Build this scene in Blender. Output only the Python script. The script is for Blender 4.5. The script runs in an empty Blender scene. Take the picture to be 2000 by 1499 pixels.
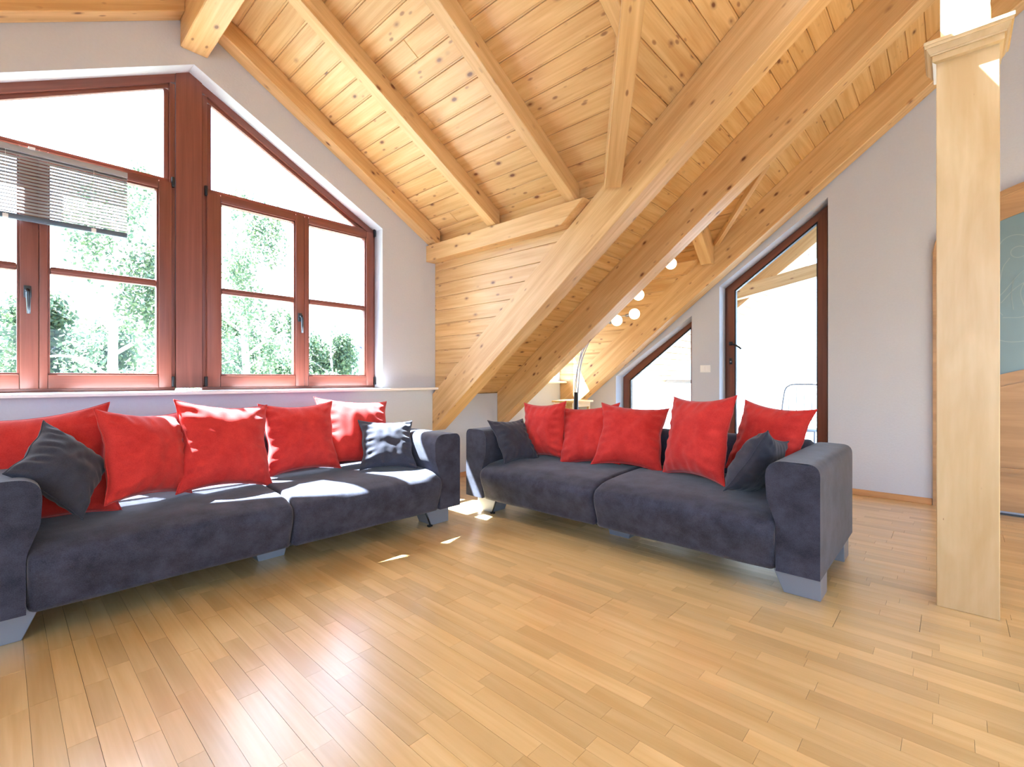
import bpy, bmesh, math, random
from mathutils import Vector, Matrix, noise
from mathutils.geometry import tessellate_polygon
random.seed(7)
S = bpy.context.scene
COL = S.collection
PI = math.pi

# ------------------------------------------------------------------ camera, sky, sun, exposure
TH = math.atan(860/927.0)
FW = Vector((math.cos(TH), math.sin(TH), 0)); RT = Vector((math.sin(TH), -math.cos(TH), 0))
cam = bpy.data.cameras.new('camera'); co = bpy.data.objects.new('camera', cam); COL.objects.link(co)
cam.sensor_width = 36; cam.lens = 927/2000*36
cam.shift_y = -(749.5-741)/2000.0
cam.clip_start = 0.02; cam.clip_end = 300
co.location = (0, 0, 1.1)
m = Matrix((RT, Vector((0, 0, 1)), -FW)).transposed().to_4x4(); m.translation = (0, 0, 1.1)
co.matrix_world = m
S.camera = co

w = bpy.data.worlds.new('sky'); S.world = w; w.use_nodes = True
nt = w.node_tree; nt.nodes.clear()
out = nt.nodes.new('ShaderNodeOutputWorld'); bg = nt.nodes.new('ShaderNodeBackground')
sky = nt.nodes.new('ShaderNodeTexSky'); sky.sky_type = 'NISHITA'; sky.sun_disc = False
sky.sun_elevation = math.radians(59); sky.sun_rotation = math.radians(-28); sky.dust_density = 3.0; sky.air_density = 1.0
mixs = nt.nodes.new('ShaderNodeMix'); mixs.data_type = 'RGBA'; mixs.inputs[0].default_value = 0.55
mixs.inputs[7].default_value = (0.25, 0.38, 0.55, 1)
skym = nt.nodes.new('ShaderNodeVectorMath'); skym.operation = 'SCALE'; skym.inputs[3].default_value = 0.16
nt.links.new(sky.outputs[0], skym.inputs[0]); nt.links.new(skym.outputs[0], mixs.inputs[6])
nt.links.new(mixs.outputs[2], bg.inputs[0]); bg.inputs[1].default_value = 7.0
nt.links.new(bg.outputs[0], out.inputs[0])

sl = bpy.data.lights.new('sun', 'SUN'); so = bpy.data.objects.new('sun', sl); COL.objects.link(so)
sl.energy = 54; sl.angle = 0.009; sl.color = (0.84, 0.95, 1.06)
so.rotation_euler = Vector((0.53, -1, -1.835)).to_track_quat('-Z', 'Y').to_euler(); so.location = (-3, 9, 12)

S.view_settings.view_transform = 'Standard'; S.view_settings.look = 'None'
S.view_settings.exposure = 1.12; S.view_settings.gamma = 1; S.view_settings.use_curve_mapping = False
S.cycles.max_bounces = 10; S.cycles.diffuse_bounces = 7; S.cycles.glossy_bounces = 4
S.cycles.transparent_max_bounces = 24; S.cycles.use_denoising = True
S.cycles.sample_clamp_indirect = 12; S.cycles.caustics_reflective = False; S.cycles.caustics_refractive = False

def portal(loc, ax, ay, sx, sy):
    l = bpy.data.lights.new('opening_portal', 'AREA'); l.shape = 'RECTANGLE'; l.size = sx; l.size_y = sy
    l.cycles.is_portal = True
    o = bpy.data.objects.new('opening_portal', l); COL.objects.link(o)
    ax = Vector(ax).normalized(); ay = Vector(ay).normalized()
    mm = Matrix((ax, ay, ax.cross(ay))).transposed().to_4x4(); mm.translation = loc; o.matrix_world = mm
portal((0.96, 4.29, 2.2), (-1, 0, 0), (0, 0, 1), 3.1, 2.4)      # local -Z points into the room
portal((5.82, 1.4, 1.45), (0, 1, 0), (0, 0, 1), 1.0, 2.8)
portal((5.82, 2.75, 1.05), (0, 1, 0), (0, 0, 1), 1.0, 1.5)
portal((4.80, 4.29, 1.65), (-1, 0, 0), (0, 0, 1), 0.9, 1.25)
portal((1.3, -4.52, 1.45), (1, 0, 0), (0, 0, 1), 5.8, 1.3)  # added fill opening in the unseen rear wall
portal((-3.02, -1.5, 1.85), (0, -1, 0), (0, 0, 1), 4.8, 2.1)  # added fill opening in the unseen left wall
portal((2.48, -0.1, 4.45), (1, 0, 0), (0, 1, -0.78), 1.1, 1.4)

# ------------------------------------------------------------------ materials
def nodes(name):
    mt = bpy.data.materials.new(name); mt.use_nodes = True
    n = mt.node_tree; b = n.nodes['Principled BSDF']
    return mt, n, b
def N(n, t, **k):
    x = n.nodes.new(t)
    for a, v in k.items():
        if a.startswith('i'): x.inputs[int(a[1:])].default_value = v
        else: setattr(x, a, v)
    return x
def ramp(n, pts):
    r = n.nodes.new('ShaderNodeValToRGB'); e = r.color_ramp.elements
    while len(e) < len(pts): e.new(0.5)
    for k, (p, c) in enumerate(pts):
        e[k].position = p; e[k].color = (*c, 1) if len(c) == 3 else c
    return r
def wood(name, light, dark, knots=1.0, rough=0.42, var=0.18, knotcol=(0.16, 0.055, 0.02), gs=(0.9, 13, 13), bump=0.05, coat=0.0, sat=1.0):
    mt, n, b = nodes(name); L = n.links.new
    tc = N(n, 'ShaderNodeTexCoord'); oi = N(n, 'ShaderNodeObjectInfo')
    geo = N(n, 'ShaderNodeNewGeometry')
    rs = N(n, 'ShaderNodeMath', operation='MULTIPLY_ADD'); L(geo.outputs['Random Per Island'], rs.inputs[0]); rs.inputs[1].default_value = 0.73; L(oi.outputs['Random'], rs.inputs[2])
    fr = N(n, 'ShaderNodeMath', operation='FRACT'); L(rs.outputs[0], fr.inputs[0])
    off = N(n, 'ShaderNodeVectorMath', operation='SCALE'); cmb = N(n, 'ShaderNodeCombineXYZ', i1=7.0, i2=13.0)
    cmb.inputs[0].default_value = 31.0; L(cmb.outputs[0], off.inputs[0]); L(fr.outputs[0], off.inputs[3])
    add = N(n, 'ShaderNodeVectorMath', operation='ADD'); L(tc.outputs['Object'], add.inputs[0]); L(off.outputs[0], add.inputs[1])
    st = N(n, 'ShaderNodeVectorMath', operation='MULTIPLY'); st.inputs[1].default_value = gs; L(add.outputs[0], st.inputs[0])
    n1 = N(n, 'ShaderNodeTexNoise'); n1.inputs['Scale'].default_value = 1.6; n1.inputs['Detail'].default_value = 5; n1.inputs['Distortion'].default_value = 0.6; L(st.outputs[0], n1.inputs['Vector'])
    st2 = N(n, 'ShaderNodeVectorMath', operation='MULTIPLY'); st2.inputs[1].default_value = (gs[0]*2.2, gs[1]*6, gs[2]*6); L(add.outputs[0], st2.inputs[0])
    n2 = N(n, 'ShaderNodeTexNoise'); n2.inputs['Scale'].default_value = 1.5; n2.inputs['Detail'].default_value = 3; L(st2.outputs[0], n2.inputs['Vector'])
    mx = N(n, 'ShaderNodeMath', operation='MULTIPLY_ADD'); L(n2.outputs[0], mx.inputs[0]); mx.inputs[1].default_value = 0.35; L(n1.outputs[0], mx.inputs[2])
    r = ramp(n, [(0.42, light), (0.85, dark)]); L(mx.outputs[0], r.inputs[0])
    hs = N(n, 'ShaderNodeHueSaturation'); hs.inputs['Saturation'].default_value = sat
    vm = N(n, 'ShaderNodeMapRange'); L(fr.outputs[0], vm.inputs[0]); vm.inputs[3].default_value = 1-var; vm.inputs[4].default_value = 1+var*0.6
    L(vm.outputs[0], hs.inputs['Value']); L(r.outputs[0], hs.inputs['Color'])
    last = hs.outputs[0]
    if knots > 0:
        kv = N(n, 'ShaderNodeVectorMath', operation='MULTIPLY'); kv.inputs[1].default_value = (3.6, 7.0, 7.0); L(add.outputs[0], kv.inputs[0])
        vo = N(n, 'ShaderNodeTexVoronoi'); L(kv.outputs[0], vo.inputs['Vector']); vo.inputs['Scale'].default_value = 1.0
        kr = ramp(n, [(0.0, (1, 1, 1)), (0.05*knots, (1, 1, 1)), (0.085*knots, (0.35, 0.35, 0.35)), (0.14*knots, (0, 0, 0))]); L(vo.outputs['Distance'], kr.inputs[0])
        km = N(n, 'ShaderNodeMix', data_type='RGBA'); km.inputs[7].default_value = (*knotcol, 1); L(kr.outputs[0], km.inputs[0]); L(last, km.inputs[6]); last = km.outputs[2]
    if knots > 0:
        kv = N(n, 'ShaderNodeVectorMath', operation='MULTIPLY'); kv.inputs[1].default_value = (6.5, 15.0, 15.0); L(add.outputs[0], kv.inputs[0])
        vo = N(n, 'ShaderNodeTexVoronoi'); L(kv.outputs[0], vo.inputs['Vector']); vo.inputs['Scale'].default_value = 1.0
        kr = ramp(n, [(0.0, (1, 1, 1)), (0.08*knots, (0.9, 0.9, 0.9)), (0.15*knots, (0, 0, 0))]); L(vo.outputs['Distance'], kr.inputs[0])
        nm = N(n, 'ShaderNodeTexNoise'); nm.inputs['Scale'].default_value = 2.2; L(add.outputs[0], nm.inputs['Vector'])
        gr = ramp(n, [(0.47, (0, 0, 0)), (0.55, (0.85, 0.85, 0.85))]); L(nm.outputs[0], gr.inputs[0])
        mm_ = N(n, 'ShaderNodeMath', operation='MULTIPLY'); L(kr.outputs[0], mm_.inputs[0]); L(gr.outputs[0], mm_.inputs[1])
        km = N(n, 'ShaderNodeMix', data_type='RGBA'); km.inputs[7].default_value = (0.24, 0.10, 0.04, 1); L(mm_.outputs[0], km.inputs[0]); L(last, km.inputs[6]); last = km.outputs[2]
    L(last, b.inputs['Base Color']); b.inputs['Roughness'].default_value = rough
    bp = N(n, 'ShaderNodeBump', i0=bump); bp.inputs['Distance'].default_value = 0.004; L(n2.outputs[0], bp.inputs['Height']); L(bp.outputs[0], b.inputs['Normal'])
    if coat: b.inputs['Coat Weight'].default_value = coat; b.inputs['Coat Roughness'].default_value = 0.22
    return mt
PINE = wood('pine', (0.76, 0.52, 0.25), (0.58, 0.33, 0.125), knots=1.25, rough=0.36, var=0.10)
PINE_BEAM = wood('pine_beam', (0.75, 0.50, 0.24), (0.57, 0.33, 0.13), knots=1.1, rough=0.40, var=0.05)
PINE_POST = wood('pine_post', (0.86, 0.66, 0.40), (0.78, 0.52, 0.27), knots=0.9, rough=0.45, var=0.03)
BIRCH = wood('birch_parquet', (0.82, 0.58, 0.27), (0.69, 0.445, 0.175), knots=0.0, rough=0.34, var=0.15, gs=(0.8, 9, 9), bump=0.02, coat=1.0)
BIRCHP = wood('birch_panel', (0.66, 0.50, 0.29), (0.54, 0.37, 0.18), knots=0.28, rough=0.38, var=0.02, gs=(1.1, 4.5, 4.5), bump=0.01)
MAHO = wood('red_brown_wood', (0.25, 0.080, 0.055), (0.18, 0.052, 0.036), knots=0.0, rough=0.35, var=0.05, gs=(0.8, 20, 20), bump=0.02)
DOORW = wood('dark_brown_wood', (0.20, 0.062, 0.030), (0.13, 0.038, 0.018), knots=0.0, rough=0.33, var=0.05, gs=(0.8, 20, 20), bump=0.02)
OAK = wood('honey_oak', (0.52, 0.31, 0.145), (0.38, 0.21, 0.09), knots=0.2, rough=0.40, var=0.04, gs=(1, 8, 8))
SKIRT = wood('skirting_wood', (0.62, 0.33, 0.14), (0.5, 0.25, 0.10), knots=0.0, rough=0.40, var=0.03)
BAMB = wood('pale_bamboo', (0.88, 0.62, 0.27), (0.75, 0.48, 0.18), knots=0.0, rough=0.4)

def plain(name, col, rough=0.5, metal=0.0, noise_amt=0.0, nscale=40, bump=0.0, bdist=0.002, sheen=0.0, spec=None):
    mt, n, b = nodes(name); L = n.links.new
    tc = N(n, 'ShaderNodeTexCoord')
    nz = N(n, 'ShaderNodeTexNoise'); nz.inputs['Scale'].default_value = nscale; nz.inputs['Detail'].default_value = 4; L(tc.outputs['Object'], nz.inputs['Vector'])
    a = noise_amt
    r = ramp(n, [(0.3, tuple(c*(1-a) for c in col)), (0.7, tuple(min(1, c*(1+a)) for c in col))]); L(nz.outputs[0], r.inputs[0]); L(r.outputs[0], b.inputs['Base Color'])
    b.inputs['Roughness'].default_value = rough; b.inputs['Metallic'].default_value = metal
    if spec is not None: b.inputs['Specular IOR Level'].default_value = spec
    if bump:
        bp = N(n, 'ShaderNodeBump', i0=bump); bp.inputs['Distance'].default_value = bdist; L(nz.outputs[0], bp.inputs['Height']); L(bp.outputs[0], b.inputs['Normal'])
    if sheen: b.inputs['Sheen Weight'].default_value = sheen; b.inputs['Sheen Roughness'].default_value = 0.4
    return mt
WHITE = plain('white_plaster', (0.54, 0.565, 0.63), 0.8, noise_amt=0.015, nscale=60, bump=0.5, bdist=0.0022)
REVEAL = plain('white_reveal_paint', (0.84, 0.84, 0.85), 0.6, noise_amt=0.01)
SILLM = plain('white_sill', (0.86, 0.84, 0.83), 0.3, noise_amt=0.01)
def fabric(name, col, col2, wr=0.35):
    mt, n, b = nodes(name); L = n.links.new
    tc = N(n, 'ShaderNodeTexCoord')
    n1 = N(n, 'ShaderNodeTexNoise'); n1.inputs['Scale'].default_value = 9; n1.inputs['Detail'].default_value = 7; n1.inputs['Roughness'].default_value = 0.65; L(tc.outputs['Object'], n1.inputs['Vector'])
    n2 = N(n, 'ShaderNodeTexNoise'); n2.inputs['Scale'].default_value = 260; n2.inputs['Detail'].default_value = 2; L(tc.outputs['Object'], n2.inputs['Vector'])
    ad = N(n, 'ShaderNodeMath', operation='MULTIPLY_ADD'); L(n2.outputs[0], ad.inputs[0]); ad.inputs[1].default_value = 0.5; L(n1.outputs[0], ad.inputs[2])
    r = ramp(n, [(0.55, col), (0.95, col2)]); L(ad.outputs[0], r.inputs[0]); L(r.outputs[0], b.inputs['Base Color'])
    b.inputs['Roughness'].default_value = 0.85; b.inputs['Specular IOR Level'].default_value = 0.2
    b.inputs['Sheen Weight'].default_value = wr; b.inputs['Sheen Roughness'].default_value = 0.45
    bp = N(n, 'ShaderNodeBump', i0=0.35); bp.inputs['Distance'].default_value = 0.0012; L(n2.outputs[0], bp.inputs['Height']); L(bp.outputs[0], b.inputs['Normal'])
    return mt
SLATE = fabric('slate_microfibre', (0.020, 0.020, 0.031), (0.055, 0.057, 0.086), 0.22)
SLATEC = fabric('slate_cushion_cloth', (0.028, 0.028, 0.040), (0.048, 0.049, 0.068), 0.2)
RED = fabric('red_cushion_cloth', (0.44, 0.020, 0.017), (0.60, 0.040, 0.032), 0.2)
SILVER = plain('silver_lacquer', (0.22, 0.235, 0.28), 0.4, metal=0.1)
CHROME = plain('brushed_chrome', (0.40, 0.40, 0.43), 0.3, metal=1.0)
DARKM = plain('dark_metal', (0.03, 0.032, 0.035), 0.35, metal=0.6)
PEWTER = plain('pewter_metal', (0.07, 0.085, 0.10), 0.32, metal=0.7)
BLINDM = plain('white_blind_slats', (0.34, 0.34, 0.35), 0.45)
BLINDR = plain('grey_blind_rail', (0.10, 0.13, 0.17), 0.35, metal=0.2)
PLASTIC = plain('white_plastic', (0.85, 0.85, 0.85), 0.35)
CONC = plain('pale_terrace_stone', (0.75, 0.74, 0.72), 0.8, noise_amt=0.05, nscale=6)
RENDERW = plain('white_render', (0.85, 0.85, 0.84), 0.85, noise_amt=0.03, nscale=3)
TILE = plain('faded_roof_tile', (0.085, 0.07, 0.085), 0.8, noise_amt=0.15, nscale=9)
GREYT = plain('grey_roof', (0.06, 0.065, 0.09), 0.8, noise_amt=0.1, nscale=5)
CHAIRM = plain('pale_metal_paint', (0.27, 0.28, 0.30), 0.4)
BARK = plain('birch_bark', (0.62, 0.58, 0.54), 0.85, noise_amt=0.35, nscale=5)
GRASS = plain('lawn', (0.24, 0.26, 0.19), 0.9, noise_amt=0.3, nscale=0.8)
def glass():
    mt = bpy.data.materials.new('window_glass'); mt.use_nodes = True; n = mt.node_tree; n.nodes.clear(); L = n.links.new
    o = n.nodes.new('ShaderNodeOutputMaterial'); t = n.nodes.new('ShaderNodeBsdfTransparent'); g = n.nodes.new('ShaderNodeBsdfGlossy')
    t.inputs[0].default_value = (0.96, 0.97, 0.97, 1); g.inputs['Roughness'].default_value = 0.01; g.inputs[0].default_value = (0.9, 0.95, 1, 1)
    f = n.nodes.new('ShaderNodeFresnel'); f.inputs[0].default_value = 1.35; mx = n.nodes.new('ShaderNodeMixShader')
    ge = n.nodes.new('ShaderNodeNewGeometry'); iv = n.nodes.new('ShaderNodeMath'); iv.operation = 'SUBTRACT'; iv.inputs[0].default_value = 1.0; L(ge.outputs['Backfacing'], iv.inputs[1])
    mu = n.nodes.new('ShaderNodeMath'); mu.operation = 'MULTIPLY'; L(f.outputs[0], mu.inputs[0]); L(iv.outputs[0], mu.inputs[1])
    L(mu.outputs[0], mx.inputs[0]); L(t.outputs[0], mx.inputs[1]); L(g.outputs[0], mx.inputs[2]); L(mx.outputs[0], o.inputs[0])
    return mt
GLASS = glass()
FROST = plain('etched_teal_glass', (0.17, 0.26, 0.29), 0.35, noise_amt=0.06, nscale=3)
ETCH = plain('etched_lines', (0.25, 0.33, 0.35), 0.55)
def emis(name, col, s):
    mt, n, b = nodes(name); b.inputs['Emission Color'].default_value = (*col, 1); b.inputs['Emission Strength'].default_value = s; b.inputs['Base Color'].default_value = (0.9, 0.88, 0.8, 1)
    return mt
BULB = emis('lit_bulb', (1, 0.86, 0.55), 2.6)
def leafmat():
    mt, n, b = nodes('birch_leaves'); L = n.links.new
    geo = N(n, 'ShaderNodeNewGeometry')
    r = ramp(n, [(0.0, (0.07, 0.12, 0.085)), (0.5, (0.13, 0.20, 0.11)), (1.0, (0.22, 0.29, 0.14))]); L(geo.outputs['Random Per Island'], r.inputs[0]); L(r.outputs[0], b.inputs['Base Color'])
    b.inputs['Roughness'].default_value = 0.5
    tr = N(n, 'ShaderNodeBsdfTranslucent'); L(r.outputs[0], tr.inputs[0]); mx = N(n, 'ShaderNodeMixShader', i0=0.5)
    o = n.nodes['Material Output']; L(b.outputs[0], mx.inputs[1]); L(tr.outputs[0], mx.inputs[2]); L(mx.outputs[0], o.inputs[0])
    return mt
LEAF = leafmat()

# ------------------------------------------------------------------ helpers
WM = {}
def link(o, world=None, parent=None):
    COL.objects.link(o); world = world or Matrix()
    WM[o.name] = world
    if parent is not None:
        o.parent = parent; o.matrix_basis = WM[parent.name].inverted() @ world
    else: o.matrix_basis = world
    return o
def meshobj(name, verts, faces, mat, world=None, parent=None, smooth=False, data=None):
    if data is None:
        me = bpy.data.meshes.new(name); me.from_pydata([tuple(v) for v in verts], [], faces); me.materials.append(mat)
        if smooth:
            for p in me.polygons: p.use_smooth = True
        me.update()
    else: me = data
    o = bpy.data.objects.new(name, me)
    return link(o, world, parent)
def props(o, label=None, cat=None, group=None, kind=None):
    if label: o['label'] = label
    if cat: o['category'] = cat
    if group: o['group'] = group
    if kind: o['kind'] = kind
    return o
def thing(name, loc, label, cat, group=None, rz=0):
    o = bpy.data.objects.new(name, None); o.empty_display_size = 0.1
    link(o, Matrix.Translation(loc) @ Matrix.Rotation(rz, 4, 'Z'))
    return props(o, label, cat, group)
def struct(name):
    o = bpy.data.objects.new(name, None); link(o); o['kind'] = 'structure'; return o
def frame(origin, xd, zd):
    x = Vector(xd).normalized(); z = Vector(zd).normalized(); y = z.cross(x).normalized(); z = x.cross(y)
    mm = Matrix((x, y, z)).transposed().to_4x4(); mm.translation = origin
    return mm
def prism(name, poly, z0, z1, fr, mat, parent=None, ch=0.0, holes=(), smooth=False):
    """extrude a local 2D polygon from z0 to z1; ch = chamfer of the z0 face"""
    loops = [list(poly)] + [list(h) for h in holes]
    verts = []; faces = []; idx = []
    def area(l): return sum(l[i][0]*l[(i+1) % len(l)][1]-l[(i+1) % len(l)][0]*l[i][1] for i in range(len(l)))
    if area(loops[0]) < 0: loops[0].reverse()
    for h in loops[1:]:
        if area(h) > 0: h.reverse()
    def inset(l, d):
        r = []; k = len(l)
        for i in range(k):
            a = Vector(l[i-1]); b = Vector(l[i]); c = Vector(l[(i+1) % k])
            e1 = (b-a).normalized(); e2 = (c-b).normalized()
            n1 = Vector((-e1.y, e1.x)); n2 = Vector((-e2.y, e2.x)); nn = n1+n2; q = max(0.3, nn.dot(n1)); r.append(b+nn*(d/q))
        return r
    fl = [Vector((*p, 0)) for l in loops for p in l]
    tess = tessellate_polygon([[Vector((*p, 0)) for p in l] for l in loops]) if (holes or len(poly) > 4) else None
    nb = len(fl)
    if ch:
        bot = [p for l in loops for p in inset(l, ch)]
        verts += [(p[0], p[1], z0) for p in bot]
        verts += [(p.x, p.y, z0+ch) for p in fl]
        verts += [(p.x, p.y, z1) for p in fl]
        rings = 3
    else:
        verts += [(p.x, p.y, z0) for p in fl]; verts += [(p.x, p.y, z1) for p in fl]; rings = 2
    if tess:
        for t in tess:
            a, b2, c = t
            ar = (fl[b2]-fl[a]).cross(fl[c]-fl[a]).z
            if abs(ar) < 1e-12: continue
            if ar < 0: a, c = c, a
            faces.append((c, b2, a)); o2 = nb*(rings-1); faces.append((a+o2, b2+o2, c+o2))
    else:
        faces.append(tuple(reversed(range(nb)))); faces.append(tuple(range(nb*(rings-1), nb*rings)))
    s = 0
    for l in loops:
        k = len(l)
        for i in range(k):
            j = (i+1) % k
            for r_ in range(rings-1): faces.append((s+i+r_*nb, s+j+r_*nb, s+j+(r_+1)*nb, s+i+(r_+1)*nb))
        s += k
    return meshobj(name, verts, faces, mat, fr, parent, smooth)
AX = {'x': Matrix(((1, 0, 0), (0, 1, 0), (0, 0, 1))), 'y': Matrix(((0, -1, 0), (1, 0, 0), (0, 0, 1))), 'z': Matrix(((0, 0, -1), (0, 1, 0), (1, 0, 0)))}
def box(name, x0, x1, y0, y1, z0, z1, mat, parent=None, grain='x', bev=0.0, world=None, seg=2):
    """axis-aligned box; its local x axis runs along the grain"""
    A = AX[grain]; c = Vector(((x0+x1)/2, (y0+y1)/2, (z0+z1)/2))
    fr = A.to_4x4(); fr.translation = c
    if world is not None: fr = world @ fr
    h = Vector((abs(x1-x0)/2, abs(y1-y0)/2, abs(z1-z0)/2)); hl = A.transposed() @ h; hl = Vector((abs(hl.x), abs(hl.y), abs(hl.z)))
    bm = bmesh.new(); bmesh.ops.create_cube(bm, size=2); bmesh.ops.scale(bm, vec=hl, verts=bm.verts)
    if bev: bmesh.ops.bevel(bm, geom=bm.edges[:], offset=min(bev, min(hl)*0.9), segments=seg, affect='EDGES', profile=0.6)
    me = bpy.data.meshes.new(name); bm.to_mesh(me); bm.free(); me.materials.append(mat)
    if bev and seg > 1:
        for p in me.polygons: p.use_smooth = True
        me.set_sharp_from_angle(angle=math.radians(35))
    o = bpy.data.objects.new(name, me); return link(o, fr, parent)
def tube(name, pts, r, mat, parent=None, n=10, caps=True, world=None, radii=None):
    pts = [Vector(p) for p in pts]; verts = []; faces = []; up = Vector((0.13, 0.2, 1)).normalized()
    for i, p in enumerate(pts):
        t = (pts[min(i+1, len(pts)-1)]-pts[max(i-1, 0)]).normalized()
        a = t.cross(up)
        if a.length < 1e-3: a = t.cross(Vector((1, 0, 0)))
        a.normalize(); b = t.cross(a); rr = radii[i] if radii else r
        for k in range(n): verts.append(p+a*math.cos(2*PI*k/n)*rr+b*math.sin(2*PI*k/n)*rr)
    for i in range(len(pts)-1):
        for k in range(n): faces.append((i*n+k, i*n+(k+1) % n, (i+1)*n+(k+1) % n, (i+1)*n+k))
    if caps: faces.append(tuple(reversed(range(n)))); faces.append(tuple(range((len(pts)-1)*n, len(pts)*n)))
    return meshobj(name, verts, faces, mat, world, parent, True)
def ball(name, c, r, mat, parent=None, sc=(1, 1, 1)):
    bm = bmesh.new(); bmesh.ops.create_uvsphere(bm, u_segments=20, v_segments=12, radius=r); bmesh.ops.scale(bm, vec=sc, verts=bm.verts)
    me = bpy.data.meshes.new(name); bm.to_mesh(me); bm.free(); me.materials.append(mat)
    for p in me.polygons: p.use_smooth = True
    return link(bpy.data.objects.new(name, me), Matrix.Translation(c), parent)
def catmull(P, n=8):
    P = [Vector(p) for p in P]; Q = [P[0]*2-P[1]]+P+[P[-1]*2-P[-2]]; r = []
    for i in range(1, len(Q)-2):
        for k in range(n):
            t = k/n; r.append(0.5*((2*Q[i])+(Q[i+1]-Q[i-1])*t+(2*Q[i-1]-5*Q[i]+4*Q[i+1]-Q[i+2])*t*t+(3*Q[i]-Q[i-1]-3*Q[i+1]+Q[i+2])*t**3))
    r.append(P[-1]); return r
def clip(poly, a, b, c):
    """keep a*x+b*y<=c"""
    r = []; k = len(poly)
    for i in range(k):
        p = poly[i]; q = poly[(i+1) % k]; dp = a*p[0]+b*p[1]-c; dq = a*q[0]+b*q[1]-c
        if dp <= 0: r.append(p)
        if (dp < 0 < dq) or (dq < 0 < dp):
            t = dp/(dp-dq); r.append((p[0]+(q[0]-p[0])*t, p[1]+(q[1]-p[1])*t))
    return r

# ------------------------------------------------------------------ key dimensions (metres)
YW = 4.05          # inner face of the window wall
YO = 4.25          # outer face
XG = 5.55          # inner face of the gable wall with the terrace door
XL = -3.0          # far side wall behind the camera's left
YB = -4.5          # rear wall behind the camera
MA, MS = 4.10, 0.78       # main roof lining: z = MA - MS*y
MB = 3.71                 # main rafter undersides
DA, DS, DX = 3.875, 0.572, 0.96   # large dormer lining: z = DA - DS*|x-DX|
DR = 3.715                # dormer rafter undersides
D2X, D2A, D2S = 4.82, 3.113, 0.95  # small dormer
YR = -1.2                 # main ridge
def zm(y): return MA-MS*y

# ------------------------------------------------------------------ floor
fl = struct('floor')
box('subfloor', XL-0.3, 5.8, YB-0.3, YO, -0.2, -0.014, SKIRT, fl, bev=0)
rnd = random.Random(3)
pieces = []
SW = 0.2095/3
x = 1.88-0.2095*24; pi = -24
while x < XG:
    pj = (1.245-0.285*pi) % 2.2
    ys = YB
    ends = []
    yj = pj-2.2*6
    while yj < YO: ends.append(yj); yj += 2.2
    for s in range(3):
        sx = x+s*SW
        for e in ends:
            # each panel is 2.2 m long, made of staves
            yy = e; cuts = []
            first = rnd.uniform(0.12, 0.5)
            yc = e+first
            while yc < e+2.2-0.08: cuts.append(yc); yc += rnd.uniform(0.26, 0.56)
            cuts.append(e+2.2)
            for c in cuts:
                a, b = max(yy, YB), min(c, YO-0.2)
                if b-a > 0.01: pieces.append((sx, a, b, s == 2, c == e+2.2))
                yy = c
    x += 0.2095; pi += 1
def infr(px, py):
    v = Vector((px, py, 0))-Vector((0, 0, 1.1)); d = v.dot(FW)
    if d < 0.3: return None
    return (v.dot(RT)/d*927+1000, 741+1.1/d*927, d)
vis = []; rest = []
for p in pieces:
    f = infr(p[0]+SW/2, (p[1]+p[2])/2)
    if f and -60 < f[0] < 2060 and f[1] < 1600: vis.append((f[2], p))
    else: rest.append(p)
vis.sort(key=lambda t: t[0])
# staves hidden below the sofas are not worth an object each
def hidden(p):
    xm, ym = p[0]+SW/2, (p[1]+p[2])/2
    return (-0.1 < xm < 2.35 and ym > 3.0) or (2.9 < xm < 3.6 and 0.6 < ym < 2.9)
cand = [p for _, p in vis if not hidden(p)]; rest += [p for _, p in vis if hidden(p)]
near = cand[:295]; rest += cand[295:]
def stave(p):
    sx, a, b, long_, end = p
    g = 0.0004; gl = 0.0008 if long_ else g; ge = 0.0012 if end else g
    return [(a+g, -(sx+SW-gl)), (b-ge, -(sx+SW-gl)), (b-ge, -(sx+g)), (a+g, -(sx+g))]
for p in near:
    q = stave(p); cx = (q[0][0]+q[1][0])/2; cy = (q[0][1]+q[2][1])/2
    # local frame: x along world +y, y along world -x, z up
    fr = frame((-cy, cx, 0), (0, 1, 0), (0, 0, 1))
    dz = rnd.uniform(-0.0002, 0.0002)
    prism('plank', [(u-cx, v-cy) for u, v in q], -0.014, dz, fr, BIRCH, fl)
vs, fs = [], []
for p in rest:
    q = stave(p); k = len(vs)
    vs += [(u, v, -0.012) for u, v in q]+[(u, v, 0.0) for u, v in q]
    fs += [(k+4, k+5, k+6, k+7), (k, k+1, k+5, k+4), (k+1, k+2, k+6, k+5), (k+2, k+3, k+7, k+6), (k+3, k, k+4, k+7)]
o = meshobj('planking', vs, fs, BIRCH, frame((0, 0, 0), (0, 1, 0), (0, 0, 1)), fl); o['kind'] = 'stuff'

# ------------------------------------------------------------------ walls
def xz(y0): return frame((0, y0, 0), (1, 0, 0), (0, -1, 0))       # local x = world x, local y = world z, local z = -y
def yz(x0): return frame((x0, 0, 0), (0, 1, 0), (1, 0, 0))        # local x = world y, local y = world z, local z = +x
ww = struct('wall_window')
WPK, WS = 3.395, 0.536
def wtop(x): return WPK-WS*abs(x-DX)
outer = [(XL-0.3, 0), (5.8, 0), (5.8, 0.93), (5.36, 0.93), (5.36, 2.60), (4.82, 3.11), (4.28, 2.60), (4.28, 0.93), (3.16, 0.93), (3.16, DA-DS*2.2),
         (DX, DA), (-1.24, DA-DS*2.2), (-1.24, 0.93), (XL-0.3, 0.93)]
hole1 = [(-0.60, 1.0), (2.52, 1.0), (2.52, wtop(2.52)), (DX, WPK), (-0.60, wtop(-0.60))]
hole2 = [(4.36, 1.05), (5.24, 1.05), (5.24, 2.25), (4.36, 2.25)]
prism('wall_panel', outer, -0.20, 0, xz(YW), WHITE, ww, holes=[hole1, hole2])
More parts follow.
